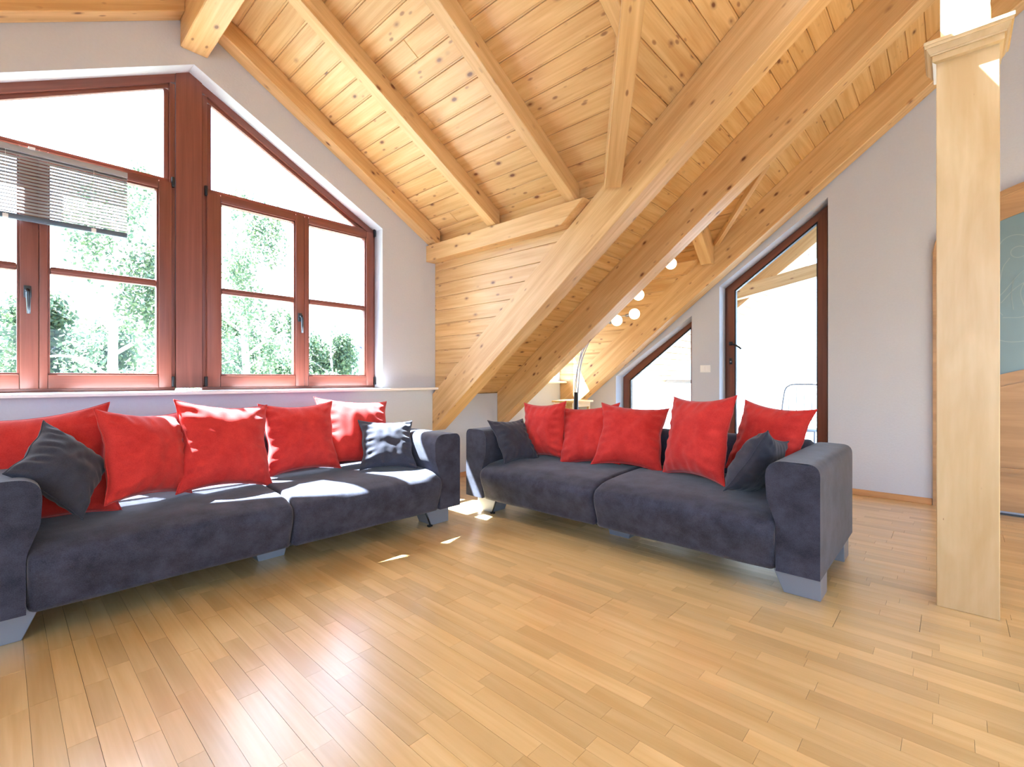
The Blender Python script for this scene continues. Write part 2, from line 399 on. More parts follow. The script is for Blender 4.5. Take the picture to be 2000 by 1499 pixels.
# thin light plaster strip below the wall end by the cheek
wg = struct('wall_gable')
outer = [(YB, 0), (YO, 0), (YO, zm(YO)+0.02), (YR, zm(YR)+0.02), (YB, zm(YR)+0.02)]
dr = [(0.899, 0.0), (1.938, 0.0), (1.938, 2.152), (0.899, 2.897)]
wn = [(2.255, 0.35), (3.269, 0.35), (3.269, 1.141), (2.255, 1.141+(3.269-2.255)*0.70)]
YD = -0.90
def ell(y, hw, hh, zb): 
    u = min(1, abs(y-YD)/hw); return zb+hh*math.sqrt(1-u*u)
prism('wall_panel', outer, 0, 0.25, yz(XG), WHITE, wg, holes=[dr, wn])
wl = struct('wall_left')
outl = [(YB, 0), (YO, 0), (YO, zm(YO)+0.02), (YR, zm(YR)+0.02), (YB, zm(YR)+0.02)]
prism('wall_panel', outl, -0.25, 0, yz(XL), WHITE, wl, holes=[[(-3.9, 0.8), (0.9, 0.8), (0.9, 2.9), (-3.9, 2.9)]])  # unseen opening, added to let in sky fill from the left
wb = struct('wall_back')
prism('wall_panel', [(XL-0.3, 0), (5.8, 0), (5.8, 5.06), (XL-0.3, 5.06)], 0, 0.25, frame((0, YB, 0), (1, 0, 0), (0, -1, 0)), WHITE, wb, holes=[[(-1.6, 0.8), (4.2, 0.8), (4.2, 2.1), (-1.6, 2.1)]])  # unseen opening behind the camera, added for sky fill

# ------------------------------------------------------------------ ceiling: roof slabs and boards
ce = struct('ceiling')
def slab(name, poly_xy, A, B, Cc, t=0.16, holes=(), dz=0.015):
    """slab whose underside lies on z = Cc + A*x + B*y (+dz), polygon given in plan"""
    vs = []; loops = [poly_xy]+list(holes); fl_ = [p for l in loops for p in l]; n = len(fl_)
    for p in fl_: vs.append((p[0], p[1], Cc+A*p[0]+B*p[1]+dz))
    for p in fl_: vs.append((p[0], p[1], Cc+A*p[0]+B*p[1]+dz+t))
    fs = []
    for tr in tessellate_polygon([[Vector((*p, 0)) for p in l] for l in loops]):
        fs.append(tuple(tr)); fs.append(tuple(i+n for i in reversed(tr)))
    s = 0
    for l in loops:
        for i in range(len(l)): j = (i+1) % len(l); fs.append((s+i, s+j, s+j+n, s+i+n))
        s += len(l)
    me = bpy.data.meshes.new(name); me.from_pydata(vs, [], fs); bm = bmesh.new(); bm.from_mesh(me); bmesh.ops.recalc_face_normals(bm, faces=bm.faces); bm.to_mesh(me); bm.free()
    me.materials.append(PINE); o = bpy.data.objects.new(name, me); return link(o, None, ce)
yv0 = (MA-DA)/MS                       # plan y where the dormer ridge meets the main roof
def xv(y): return (DA-(MA-MS*y))/DS    # |x-DX| on the valley
def yv(dx): return (MA-DA+DS*dx)/MS
y2r = (MA-D2A)/MS; y2e = (MA-(D2A-D2S*0.54))/MS
SKY = [(2.0, -0.55), (3.0, -0.55), (3.0, 0.592), (2.0, 0.592)]
mainpoly = [(XL-0.3, YR), (8.4, YR), (8.4, 4.75), (5.385, 4.75), (5.385, y2e), (D2X, y2r), (4.255, y2e), (4.255, 4.75), (3.17, 4.75), (3.17, yv(2.2)), (DX, yv0), (-1.25, yv(2.2)), (-1.25, 4.75), (XL-0.3, 4.75)]
slab('roof_slab', mainpoly, 0, -MS, MA, holes=[SKY])
slab('roof_slab', [(XL-0.3, YR), (5.8, YR), (5.8, YB-0.4), (XL-0.3, YB-0.4)], 0, 0, MA-MS*YR)
for s in (1, -1):
    slab('roof_slab', [(DX, yv0-0.02), (DX+s*2.21, yv(2.2)), (DX+s*2.21, 4.255), (DX, 4.255)], -DS*s, 0, DA+DS*DX*s)
    slab('roof_slab', [(D2X, y2r-0.02), (D2X+s*0.60, (MA-(D2A-D2S*0.60))/MS), (D2X+s*0.60, 4.255), (D2X, 4.255)], -D2S*s, 0, D2A+D2S*D2X*s, t=0.1)
# cheeks (triangular side walls of the dormers): solid behind the boards
def cheek(x0, t, ztop, z0c):
    ya = (MA-ztop)/MS
    prism('cheek_panel', [(ya, ztop), (YO, ztop), (YO, zm(YO))], 0, t, yz(x0), PINE, ce)
cheek(3.17, 0.06, DA-DS*2.2+0.02, 0)
cheek(-1.31, 0.06, DA-DS*2.2+0.02, 0)
cheek(5.376, 0.06, 2.62, 0)
cheek(4.205, 0.06, 2.62, 0)

TG = 0.0105        # visible tongue beside each board
def parea(p): return abs(sum(p[i][0]*p[(i+1) % len(p)][1]-p[(i+1) % len(p)][0]*p[i][1] for i in range(len(p))))/2 if len(p) > 2 else 0
def prism_data(poly, z0, z1, ch, vs, fs):
    poly = list(poly); k = len(poly)
    if sum(poly[i][0]*poly[(i+1) % k][1]-poly[(i+1) % k][0]*poly[i][1] for i in range(k)) < 0: poly.reverse()
    b = len(vs); ins = []
    for i in range(k):
        p0 = Vector(poly[i-1]); p = Vector(poly[i]); p1 = Vector(poly[(i+1) % k]); e1 = (p-p0).normalized(); e2 = (p1-p).normalized()
        nn = Vector((-e1.y, e1.x))+Vector((-e2.y, e2.x)); q = max(0.5, nn.dot(Vector((-e1.y, e1.x)))); ins.append(p+nn*(ch/q))
    vs += [(p.x, p.y, z0) for p in ins]+[(p[0], p[1], z0+ch) for p in poly]+[(p[0], p[1], z1) for p in poly]
    fs.append(tuple(b+i for i in reversed(range(k))))
    for r in range(2):
        for i in range(k): j = (i+1) % k; fs.append((b+r*k+i, b+r*k+j, b+(r+1)*k+j, b+(r+1)*k+i))
def board(poly, fr, parent=None, tongue=None):
    if parea(poly) < 0.002: return
    vs, fs = [], []
    prism_data(poly, 0, 0.013, 0.003, vs, fs)
    if tongue and parea(tongue) > 0.0004: prism_data(tongue, 0.0045, 0.013, 0.001, vs, fs)
    cx_ = sum(p[0] for p in poly)/len(poly); cy_ = sum(p[1] for p in poly)/len(poly)
    meshobj('board', [(v[0]-cx_, v[1]-cy_, v[2]) for v in vs], fs, PINE, fr @ Matrix.Translation((cx_, cy_, 0)), parent or ce)
cd = math.sqrt(1+DS*DS)
rb = random.Random(5)
for s in (1, -1):
    pitch = 0.126*cd
    sd = Vector((s, 0, -DS)).normalized(); xd = Vector((0, 1, 0)); zf = Vector((s*DS, 0, 1)).normalized(); sg = 1 if zf.cross(xd).dot(sd) > 0 else -1
    fr = frame((DX, 0, DA), xd, zf)
    edges = [0.0]; e = (1.205-DX)*cd-pitch
    while e < 2.2*cd:
        if e > 0.02: edges.append(e)
        e += pitch
    edges.append(2.2*cd)
    Q = lambda a, b: [(yv(a/cd), a*sg), (YW, a*sg), (YW, b*sg), (yv(b/cd), b*sg)]
    for i in range(len(edges)-1):
        a = edges[i]+0.0005; last_ = i == len(edges)-2; b = edges[i+1]-(0 if last_ else TG+0.0022)
        full = Q(a, b); tg = None if last_ else Q(b, b+TG)
        y0b = yv(b/cd); ym = (y0b+YW)/2+((i*37) % 11-5)*0.16
        if i % 3 == 1 and s == 1:
            ym = min(max(ym, y0b+0.25), YW-0.25)
            board(clip(full, 1, 0, ym-0.0006), fr, None, tg and clip(tg, 1, 0, ym-0.0006)); board(clip(full, -1, 0, -ym-0.0006), fr, None, tg and clip(tg, -1, 0, -ym-0.0006))
        else: board(full, fr, None, tg)
cm = math.sqrt(1+MS*MS); upm = Vector((0, MS, 1)).normalized()
frm = frame((0, 0, MA), (1, 0, 0), upm)
sgm = 1 if upm.cross(Vector((1, 0, 0))).dot(Vector((0, 1, -MS))) > 0 else -1
def v2(yy): return max(0, (D2A-(MA-MS*yy))/D2S)
def left_edge(yy):
    if yy < yv0: return XL
    if yy < yv(2.2): return DX+xv(yy)
    return 3.165
y = 2.127-0.1157*29
while y < YW:
    y1 = min(y+0.1157-0.0004, 4.05); y0 = y+(TG+0.0022)/cm
    spans = []
    if -0.65 < y0 < 0.585: spans = [(left_edge, lambda q: 1.995), (lambda q: 3.005, lambda q: XG)]
    elif y0 < y2r-0.02: spans = [(left_edge, lambda q: XG)]
    elif y1 < y2e: spans = [(left_edge, lambda q: D2X-v2(q)), (lambda q: D2X+v2(q), lambda q: XG)]
    else: spans = [(left_edge, lambda q: 4.28), (lambda q: 5.365, lambda q: XG)]
    for L_, R_ in spans:
        mk = lambda a, b: [(L_(a), a*cm*sgm), (R_(a), a*cm*sgm), (R_(b), b*cm*sgm), (L_(b), b*cm*sgm)]
        P = mk(y0, y1); T_ = mk(y+0.0018/cm, y0); lo, hi = min(p[0] for p in P), max(p[0] for p in P)
        if hi-lo > 4.2 and rb.random() < 0.8:
            c = rb.uniform(lo+1.2, hi-1.2)
            board(clip(P, 1, 0, c-0.0006), frm, None, clip(T_, 1, 0, c-0.0006)); board(clip(P, -1, 0, -c-0.0006), frm, None, clip(T_, -1, 0, -c-0.0006))
        else: board(P, frm, None, T_)
    y += 0.1157
c2 = math.sqrt(1+D2S**2)
for s in (1, -1):
    upv = Vector((s*D2S, 0, 1)).normalized(); fr2 = frame((D2X, 0, D2A), (0, 1, 0), upv); sg2 = 1 if upv.cross(Vector((0, 1, 0))).x*s > 0 else -1
    Q = lambda a, b: [((MA-D2A+D2S*a/c2)/MS, a*sg2), (YW, a*sg2), (YW, b*sg2), ((MA-D2A+D2S*b/c2)/MS, b*sg2)]
    a = 0.0
    while a < 0.555*c2:
        b = min(a+0.133, 0.555*c2); board(Q(a, b), fr2, None, Q(b, b+TG)); a += 0.146
def cheekboards(x, side, ztop, top_first):
    fr = frame((x, 0, 0), (0, 1, 0), (side, 0, 0)); sgn = 1 if Vector((side, 0, 0)).cross(Vector((0, 1, 0))).z > 0 else -1
    z = top_first; edges = [ztop]
    while z > 0.9: edges.append(z); z -= 0.140
    edges.append(0.88)
    Q = lambda a, b: clip([(0.5, a*sgn), (YW, a*sgn), (YW, b*sgn), (0.5, b*sgn)], -MS, -1*sgn, -(MA-0.05))
    for i in range(len(edges)-1):
        b = edges[i]-((TG+0.0022) if i else 0); a = edges[i+1]+0.0005
        if b-a < 0.01: continue
        board(Q(a, b), fr, None, Q(b, b+TG) if i else None)
cheekboards(3.158, 1, DA-DS*2.2+0.01, 2.528)
cheekboards(5.362, 1, 2.60, 2.57)
cheekboards(-1.228, -1, DA-DS*2.2+0.01, 2.528)
cheekboards(4.278, -1, 2.60, 2.57)

# ------------------------------------------------------------------ beams
def slope_beam(name, x0, x1, bot, top, ylo, yhi, label, group='large roof rafters of the main slope'):
    """main rafter in a plane x=const between y=ylo (upper end) and y=yhi (foot)"""
    d = Vector((0, -1, MS)).normalized(); nrm = Vector((-1, 0, 0))
    base = Vector((x0, yhi, bot-MS*yhi))
    fr = frame(base, d, nrm)      # local x up the slope, local y = nrm x d
    inv = fr.inverted()
    pts = [(x0, yhi, bot-MS*yhi), (x0, ylo, bot-MS*ylo), (x0, ylo, top-MS*ylo), (x0, yhi, top-MS*yhi)]
    loc = [inv @ Vector(p) for p in pts]
    c = sum((Vector(p) for p in pts), Vector())/4
    o = prism(name, [(v.x, v.y) for v in loc], -(x1-x0), 0, fr, PINE_BEAM)
    md = o.modifiers.new('b', 'BEVEL'); md.width = 0.004; md.segments = 1
    props(o, label, 'beam', group)
    return o
G1 = 'long sloping rafters of the main roof'
slope_beam('rafter', 3.12, 3.30, MB, MA, YR, YW, 'long pine rafter running from behind the left sofa up over the vertical column', G1)
slope_beam('rafter', 4.10, 4.28, MB, MA, YR, YW, 'long pine rafter in the middle, whose foot stands behind the second sofa', G1)
slope_beam('rafter', 5.36, 5.53, MB, MA, YR, YW, 'long pine rafter lying against the white wall above the terrace door', G1)

def dorm_raft(y0, y1, s, label, clipv=False):
    fr = frame((DX, y0, DR), Vector((s, 0, -DS)), Vector((0, -1, 0)))
    inv = fr.inverted(); x0, x1 = 0.085, 2.16
    if clipv: x0, x1 = 0.085, xv((y0+y1)/2)-0.02
    pts = [(DX+s*x0, y0, DR-DS*x0), (DX+s*x1, y0, DR-DS*x1), (DX+s*x1, y0, DA-DS*x1), (DX+s*x0, y0, DA-DS*x0)]
    loc = [inv @ Vector(p) for p in pts]
    o = prism('rafter', [(v.x, v.y) for v in loc], -(y1-y0), 0, fr, PINE_BEAM)
    md = o.modifiers.new('b', 'BEVEL'); md.width = 0.004; md.segments = 1
    props(o, label, 'beam', 'short rafters of the large window dormer')
dorm_raft(3.915, YW-0.002, 1, 'pine dormer rafter lying against the wall beside the red-brown window')
dorm_raft(3.045, 3.148, 1, 'pine dormer rafter next to the one on the window wall')
dorm_raft(2.165, 2.258, 1, 'pine dormer rafter ending on the plate just beside the big sloping rafter')
dorm_raft(1.25, 1.34, 1, 'short pine dormer rafter meeting the valley beam at the top of the view', True)
for k, (a, b) in enumerate([(3.915, YW-0.002)]):
    dorm_raft(a, b, -1, ['pine dormer rafter left of the ridge beam, lying along the white wall top', 'left dormer rafter second from the window wall', 'left dormer rafter third from the window wall'][k])
o = box('ridge_beam', 0.875, 1.045, yv0+0.05, YW-0.001, 3.477, DA-0.06, PINE_BEAM, grain='y', bev=0.006, seg=1)
props(o, 'thick pine ridge beam jutting out from the white wall above the window peak', 'beam')
def plate(x0, x1, z0, z1, label):
    yc0 = (MB-z1)/MS+0.50; 
    fr = frame((x0, 0, 0), (0, 1, 0), (-1, 0, 0))
    sgn = 1 if Vector((-1, 0, 0)).cross(Vector((0, 1, 0))).z > 0 else -1
    yt = {3.038: 2.07, 5.255: 2.07}.get(x0, 2.07); yb = yt+(z1-z0)/MS
    o = prism('wall_plate', [(yt, z1*sgn), (YW-0.001, z1*sgn), (YW-0.001, z0*sgn), (yb, z0*sgn)], -(x1-x0), 0, fr, PINE_BEAM)
    md = o.modifiers.new('b', 'BEVEL'); md.width = 0.004; md.segments = 1
    props(o, label, 'beam')
plate(3.038, 3.158, 2.33, 2.497, 'horizontal pine plate carrying the dormer rafters above the boarded cheek')
plate(5.255, 5.362, 2.30, 2.43, 'small horizontal pine plate in the little dormer above the lamp')
def valley(p0, p1, wd, dp, label, wx=0.0):
    d = (Vector(p1)-Vector(p0)); L = d.length; d.normalize(); side = d.cross(Vector((0, 0, 1))).normalized(); upv = side.cross(d)
    fr = frame(Vector(p0), d, upv)
    o = prism('valley_beam', [(-0.02, -wd/2), (L, -wd/2), (L, wd/2), (-0.02, wd/2)], -dp, 0.0, fr, PINE_BEAM)
    md = o.modifiers.new('b', 'BEVEL'); md.width = 0.004; md.segments = 1
    props(o, label, 'beam')
valley((3.10, yv(2.14), DA-DS*2.14), (DX, yv0, DA), 0.12, 0.15, 'steep pine valley beam coming down onto the first big rafter')
valley((5.34, (MA-(D2A-D2S*0.52))/MS, D2A-D2S*0.52), (D2X, y2r, D2A), 0.05, 0.06, 'thin pine valley strip rising in the little dormer')
for yy, lb in ((1.93, 'short pine rafter tail poking down in the little dormer beside the last big rafter'), (2.95, 'second short rafter inside the little dormer')):
    for s in (1, -1):
        if s == -1: continue
        fr = frame((D2X, yy, D2A-0.17), Vector((s, 0, -D2S)), Vector((0, -1, 0))); inv = fr.inverted()
        x0, x1 = 0.0, 0.535
        pts = [(D2X+s*x0, yy, D2A-0.30-D2S*x0), (D2X+s*x1, yy, D2A-0.30-D2S*x1+0.08), (D2X+s*x1, yy, D2A-D2S*x1), (D2X+s*x0, yy, D2A-D2S*x0)]
        if yy < 2: pts[1] = (D2X+0.47, yy, 2.37); pts.insert(2, (D2X+0.535, yy, 2.37))
        o = prism('rafter', [((inv @ Vector(p)).x, (inv @ Vector(p)).y) for p in pts], -0.12, 0, fr, PINE_BEAM)
        props(o, lb if s == 1 else 'far rafter of the little dormer hidden behind the middle big rafter', 'beam')

# ------------------------------------------------------------------ column
cl = thing('column', (3.19, -0.05, 0), 'square birch-clad column with a moulded capital at the right', 'column')
box('shaft', 3.088, 3.30, -0.159, 0.057, 0, 2.70, BIRCHP, cl, 'z', bev=0.003, seg=1)
cx, cy = 3.194, -0.051
def capring(name, e, z0, z1, e2=None):
    e2 = e if e2 is None else e2; hx, hy = 0.106, 0.108
    vs = []
    for (z, q) in ((z0, e), (z1, e2)):
        for sx, sy in ((-1, -1), (1, -1), (1, 1), (-1, 1)): vs.append((cx+sx*(hx+q), cy+sy*(hy+q), z))
    fs = [(3, 2, 1, 0), (4, 5, 6, 7)]+[(i, (i+1) % 4, 4+(i+1) % 4, 4+i) for i in range(4)]
    return vs, fs
vs, fs = [], []
for (e, z0, z1, e2) in ((0.001, 2.628, 2.636, 0.014), (0.014, 2.636, 2.664, 0.014), (0.020, 2.664, 2.672, 0.022), (0.024, 2.672, 2.698, 0.036), (0.041, 2.698, 2.712, 0.043), (0.045, 2.712, 2.728, 0.045)):
    a, b = capring('c', e, z0, z1, e2); k = len(vs); vs += a; fs += [tuple(i+k for i in f) for f in b]
meshobj('capital', vs, fs, BIRCHP, None, cl)
po = box('post', 3.12, 3.29, -0.132, 0.043, 2.728, 3.75, PINE_POST, None, 'z', bev=0.003, seg=1)
props(po, 'sunlit pale pine post standing on the column capital', 'post')

# ------------------------------------------------------------------ windows
def wbar(name, x0, x1, y0, y1, z0, z1, p, grain, mat=MAHO, bev=0.006): return box(name, x0, x1, y0, y1, z0, z1, mat, p, grain, bev=bev)
w1 = struct('window_1')
ZB = 1.035   # frame bottom
def wpoly(name, pts, y0, y1, parent, mat=MAHO, grain=(1, 0, 0)):
    # polygon in xz, extruded in y from y0 to y1
    o_ = Vector((pts[0][0], y0, pts[0][1])); fr = frame(o_, grain, (0, -1, 0)); inv = fr.inverted()
    loc = [inv @ Vector((a, y0, b)) for a, b in pts]
    return prism(name, [(v.x, v.y) for v in loc], -(y1-y0), 0, fr, mat, parent, ch=0)
FY0, FY1 = 4.190, 4.248
sl_ = Vector((1, 0, -WS)).normalized()
cpost = wpoly('centre_post', [(0.877, ZB), (1.043, ZB), (1.043, wtop(1.043)), (DX, WPK), (0.877, wtop(0.877))], 4.182, 4.248, w1, grain=(0, 0, 1))
for s, xa, xb in ((1, 1.045, 2.52), (-1, 0.875, -0.60)):
    fa = lambda x: wtop(x)
    wpoly('frame_head', [(xa, fa(xa)), (xb, fa(xb)), (xb, fa(xb)-0.062), (xa, fa(xa)-0.062)], FY0, FY1, w1, grain=Vector((s, 0, -WS)))
    wpoly('glazing_bead', [(xa+s*0.035, fa(xa+s*0.035)-0.064), (xb-s*0.1, fa(xb-s*0.1)-0.064), (xb-s*0.18, fa(xb-s*0.18)-0.092), (xa+s*0.035, fa(xa+s*0.035)-0.092)], FY0+0.022, FY1-0.008, w1, grain=Vector((s, 0, -WS)))
    lo, hi = sorted((xa, xa+s*0.035)); wbar('frame_jamb', lo, hi, FY0, FY1, ZB, wtop(xa+s*0.035)-0.06, w1, 'z')
    lo, hi = sorted((xa+s*0.035, xa+s*0.066)); wbar('glazing_bead', lo, hi, FY0+0.02, FY1-0.008, 2.555, wtop(xa+s*0.066)-0.09, w1, 'z', bev=0.004)
    lo, hi = sorted((xb-s*0.028, xb)); wbar('frame_jamb', lo, hi, FY0, FY1, ZB, wtop(xb)-0.06, w1, 'z')
    lo, hi = sorted((xa, xb)); wbar('frame_sill', lo, hi, FY0, FY1, ZB-0.02, ZB+0.022, w1, 'x'); wbar('transom', lo+0.02, hi-0.02, FY0+0.008, FY1, 2.523, 2.566, w1, 'x')
    # pane of the upper light
    wpoly('upper_pane', [(xa+s*0.03, 2.55), (xb-s*0.15, 2.55), (xa+s*0.03, wtop(xa+s*0.03)-0.07)], 4.230, 4.234, w1, mat=GLASS)
def sash(x0, x1, gl, gr, handle_x=None, hinge_x=None):
    """casement between x0..x1 with glass gl..gr"""
    y0, y1 = 4.166, 4.236; zb, zt = ZB+0.004, 2.533; gb, gt = 1.14, 2.461
    s = bpy.data.objects.new('sash', None); link(s, Matrix.Translation(((x0+x1)/2, y0, zb)), w1)
    wbar('stile', x0, gl-0.012, y0, y1, zb, zt, s, 'z'); wbar('stile', gr+0.012, x1, y0, y1, zb, zt, s, 'z')
    wbar('bottom_rail', gl-0.011, gr+0.011, y0, y1, zb, gb-0.012, s, 'x'); wbar('top_rail', gl-0.011, gr+0.011, y0, y1, gt+0.012, zt, s, 'x')
    for (a, b, c, d, g) in ((gl-0.012, gl, gb-0.012, gt+0.012, 'z'), (gr, gr+0.012, gb-0.012, gt+0.012, 'z'), (gl, gr, gb-0.012, gb, 'x'), (gl, gr, gt, gt+0.012, 'x')):
        wbar('glazing_bead', a, b, y0+0.014, y1-0.004, c, d, s, g, bev=0.004)
    wbar('muntin', gl, gr, y0+0.012, y1-0.004, 1.765, 1.813, s, 'x', bev=0.012)
    wbar('muntin_bead', gl, gr, y0+0.006, y0+0.02, 1.779, 1.799, s, 'x', bev=0.006)
    box('pane', gl-0.003, gr+0.003, 4.202, 4.206, gb-0.003, 1.767, GLASS, s); box('pane', gl-0.003, gr+0.003, 4.202, 4.206, 1.811, gt+0.003, GLASS, s)
    if handle_x:
        h = box('handle', handle_x-0.017, handle_x+0.017, y0-0.012, y0, 1.60, 1.675, PEWTER, s, 'z', bev=0.005)
        # lever, drawn as part of the same handle
        vsn = tube('handle_lever', [(handle_x, y0-0.01, 1.645), (handle_x, y0-0.045, 1.643), (handle_x+0.002, y0-0.05, 1.63), (handle_x+0.004, y0-0.045, 1.50)], 0.009, PEWTER, s, 10, radii=[0.012, 0.011, 0.011, 0.009])
    if hinge_x:
        for zz in (1.045, 2.50): box('hinge', hinge_x-0.009, hinge_x+0.009, y0-0.010, y0+0.02, zz, zz+0.075, DARKM, s, 'z', bev=0.006)
    return s
sash(-0.573, 0.1625, -0.48, 0.067, handle_x=0.113)
sash(0.1635, 0.849, 0.214, 0.760, hinge_x=0.856)
sash(1.073, 1.8155, 1.175, 1.728, handle_x=1.772, hinge_x=1.066)
sash(1.8165, 2.492, 1.862, 2.403, hinge_x=2.505)
for xx in (0.163, 1.816): wbar('meeting_stile', xx-0.03, xx+0.03, 4.237, 4.248, ZB+0.01, 2.53, w1, 'z')
# outer weather board (dark metal sill outside)
box('outer_sill', -0.6, 2.52, 4.255, 4.42, 0.985, 1.012, BLINDR, w1)
si = box('window_sill', -1.24, 3.19, 3.945, 4.20, 0.990, 1.013, SILLM, None, bev=0.003, seg=1); si['kind'] = 'structure'
# trapezoid window beside the door
w2 = struct('window_2')
def ypoly(name, pts, x0, x1, parent, mat, grain=(0, 1, 0)):
    o_ = Vector((x0, pts[0][0], pts[0][1])); fr = frame(o_, grain, (1, 0, 0)); inv = fr.inverted()
    loc = [inv @ Vector((x0, a, b)) for a, b in pts]
    return prism(name, [(v.x, v.y) for v in loc], 0, x1-x0, fr, mat, parent)
def ringed(name, outer, inner, x0, x1, parent, mat):
    k = len(outer)
    for i in range(k):
        j = (i+1) % k; a, b, c, d = outer[i], outer[j], inner[j], inner[i]
        ypoly(name, [a, b, c, d], x0, x1, parent, mat, grain=(0, b[0]-a[0], b[1]-a[1]))
sw = 0.775
o2 = [(2.255, 0.35), (3.255, 0.35), (3.255, 1.128), (2.255, 1.128+1.0*sw)]
i2 = [(2.33, 0.42), (3.165, 0.42), (3.165, 1.090), (2.33, 1.090+0.835*sw)]
ringed('frame_bar', o2, i2, 5.72, 5.79, w2, DOORW)
i2b = [(2.342, 0.432), (3.152, 0.432), (3.152, 1.083), (2.342, 1.083+0.81*sw)]
ringed('glazing_bead', i2, i2b, 5.735, 5.785, w2, DARKM)
ypoly('pane', i2b, 5.755, 5.759, w2, GLASS)
# window of the little dormer (hidden behind a rafter, lights its cheek)
w3 = struct('window_3')
for a, b, c, d in ((4.36, 4.40, 1.05, 2.25), (5.20, 5.24, 1.05, 2.25), (4.36, 5.24, 1.05, 1.10), (4.36, 5.24, 2.20, 2.25), (4.775, 4.825, 1.05, 2.25)):
    wbar('frame_bar', a, b, 4.19, 4.25, c, d, w3, 'z' if b-a < 0.1 else 'x')
box('pane', 4.40, 5.20, 4.22, 4.224, 1.10, 2.20, GLASS, w3)
s3 = box('window_sill', 4.30, 5.42, 3.93, 4.20, 1.045, 1.07, SILLM, None, bev=0.003, seg=1); s3['kind'] = 'structure'

# ------------------------------------------------------------------ terrace door
d1 = struct('door_1')
OD = [(0.899, 0.0), (1.935, 0.0), (1.935, 2.163), (0.899, 2.163+1.036*0.748)]
ID = [(0.965, 0.03), (1.895, 0.03), (1.895, 2.135), (0.965, 2.135+0.93*0.748)]
ringed('frame_bar', OD, ID, 5.735, 5.80, d1, DOORW)
lf = bpy.data.objects.new('door_leaf', None); link(lf, Matrix.Translation((5.71, 1.4, 0.02)), d1)
LO = [(0.93, 0.02), (1.90, 0.02), (1.90, 2.135), (0.93, 2.135+0.97*0.748)]
LI = [(1.012, 0.14), (1.825, 0.14), (1.825, 2.115), (1.012, 2.115+0.813*0.748)]
ringed('leaf_bar', LO, LI, 5.70, 5.765, lf, DOORW)
LB = [(1.024, 0.152), (1.812, 0.152), (1.812, 2.108), (1.024, 2.108+0.788*0.748)]
ringed('glazing_bead', LI, LB, 5.712, 5.76, lf, DARKM)
ypoly('pane', LB, 5.735, 5.739, lf, GLASS)
box('handle_rose', 5.692, 5.70, 1.842, 1.880, 1.485, 1.53, DARKM, lf, 'z', bev=0.004)
tube('door_handle', catmull([(5.70, 1.861, 1.507), (5.655, 1.861, 1.507), (5.645, 1.84, 1.505), (5.645, 1.78, 1.475), (5.645, 1.735, 1.44)], 5), 0.010, DARKM, lf, 10)
box('key_plate', 5.692, 5.70, 1.845, 1.877, 1.27, 1.34, DARKM, lf, 'z', bev=0.004)
tube('key_cylinder', [(5.694, 1.861, 1.30), (5.682, 1.861, 1.30)], 0.008, CHROME, lf, 10)

# ------------------------------------------------------------------ arched inner door with etched glass
d2 = struct('door_2')
HWO, HHO, ZO = 1.025, 0.53, 2.20
def arc(hw, hh, zb, n=18): return [(YD+hw*math.cos(PI*k/n), zb+hh*math.sin(PI*k/n)) for k in range(n+1)]
def band(name, A, B, x0, x1, parent, mat):
    """strip between two polylines in the yz plane"""
    n_ = len(A); vs = []; fs = []
    for x_ in (x0, x1):
        vs += [(x_, a[0], a[1]) for a in A]+[(x_, b[0], b[1]) for b in B]
    m_ = 2*n_
    for i in range(n_-1):
        fs += [(i, i+1, n_+i+1, n_+i), (m_+i, m_+n_+i, m_+n_+i+1, m_+i+1), (i, m_+i, m_+i+1, i+1), (n_+i, n_+i+1, m_+n_+i+1, m_+n_+i)]
    fs += [(0, n_, m_+n_, m_), (n_-1, m_+n_-1, m_+2*n_-1, 2*n_-1)]
    cyy = sum(v[1] for v in vs)/len(vs); czz = sum(v[2] for v in vs)/len(vs)
    A3 = AX['y'].to_4x4(); A3.translation = (x0, cyy, czz); inv = A3.inverted()
    o = meshobj(name, [inv @ Vector(v) for v in vs], fs, mat, A3, parent)
    bm = bmesh.new(); bm.from_mesh(o.data); bmesh.ops.recalc_face_normals(bm, faces=bm.faces); bm.to_mesh(o.data); bm.free(); return o
def archline(hw, hh, zb, zbot): return [(YD+hw, zbot)]+arc(hw, hh, zb)+[(YD-hw, zbot)]
band('architrave', archline(HWO, HHO, ZO, 0.0), archline(HWO-0.035, HHO-0.045, ZO, 0.0), XG-0.035, XG-0.001, d2, OAK)
band('architrave', archline(HWO-0.03, HHO-0.04, ZO, 0.0), archline(HWO-0.05, HHO-0.06, ZO, 0.0), XG-0.026, XG-0.001, d2, OAK)
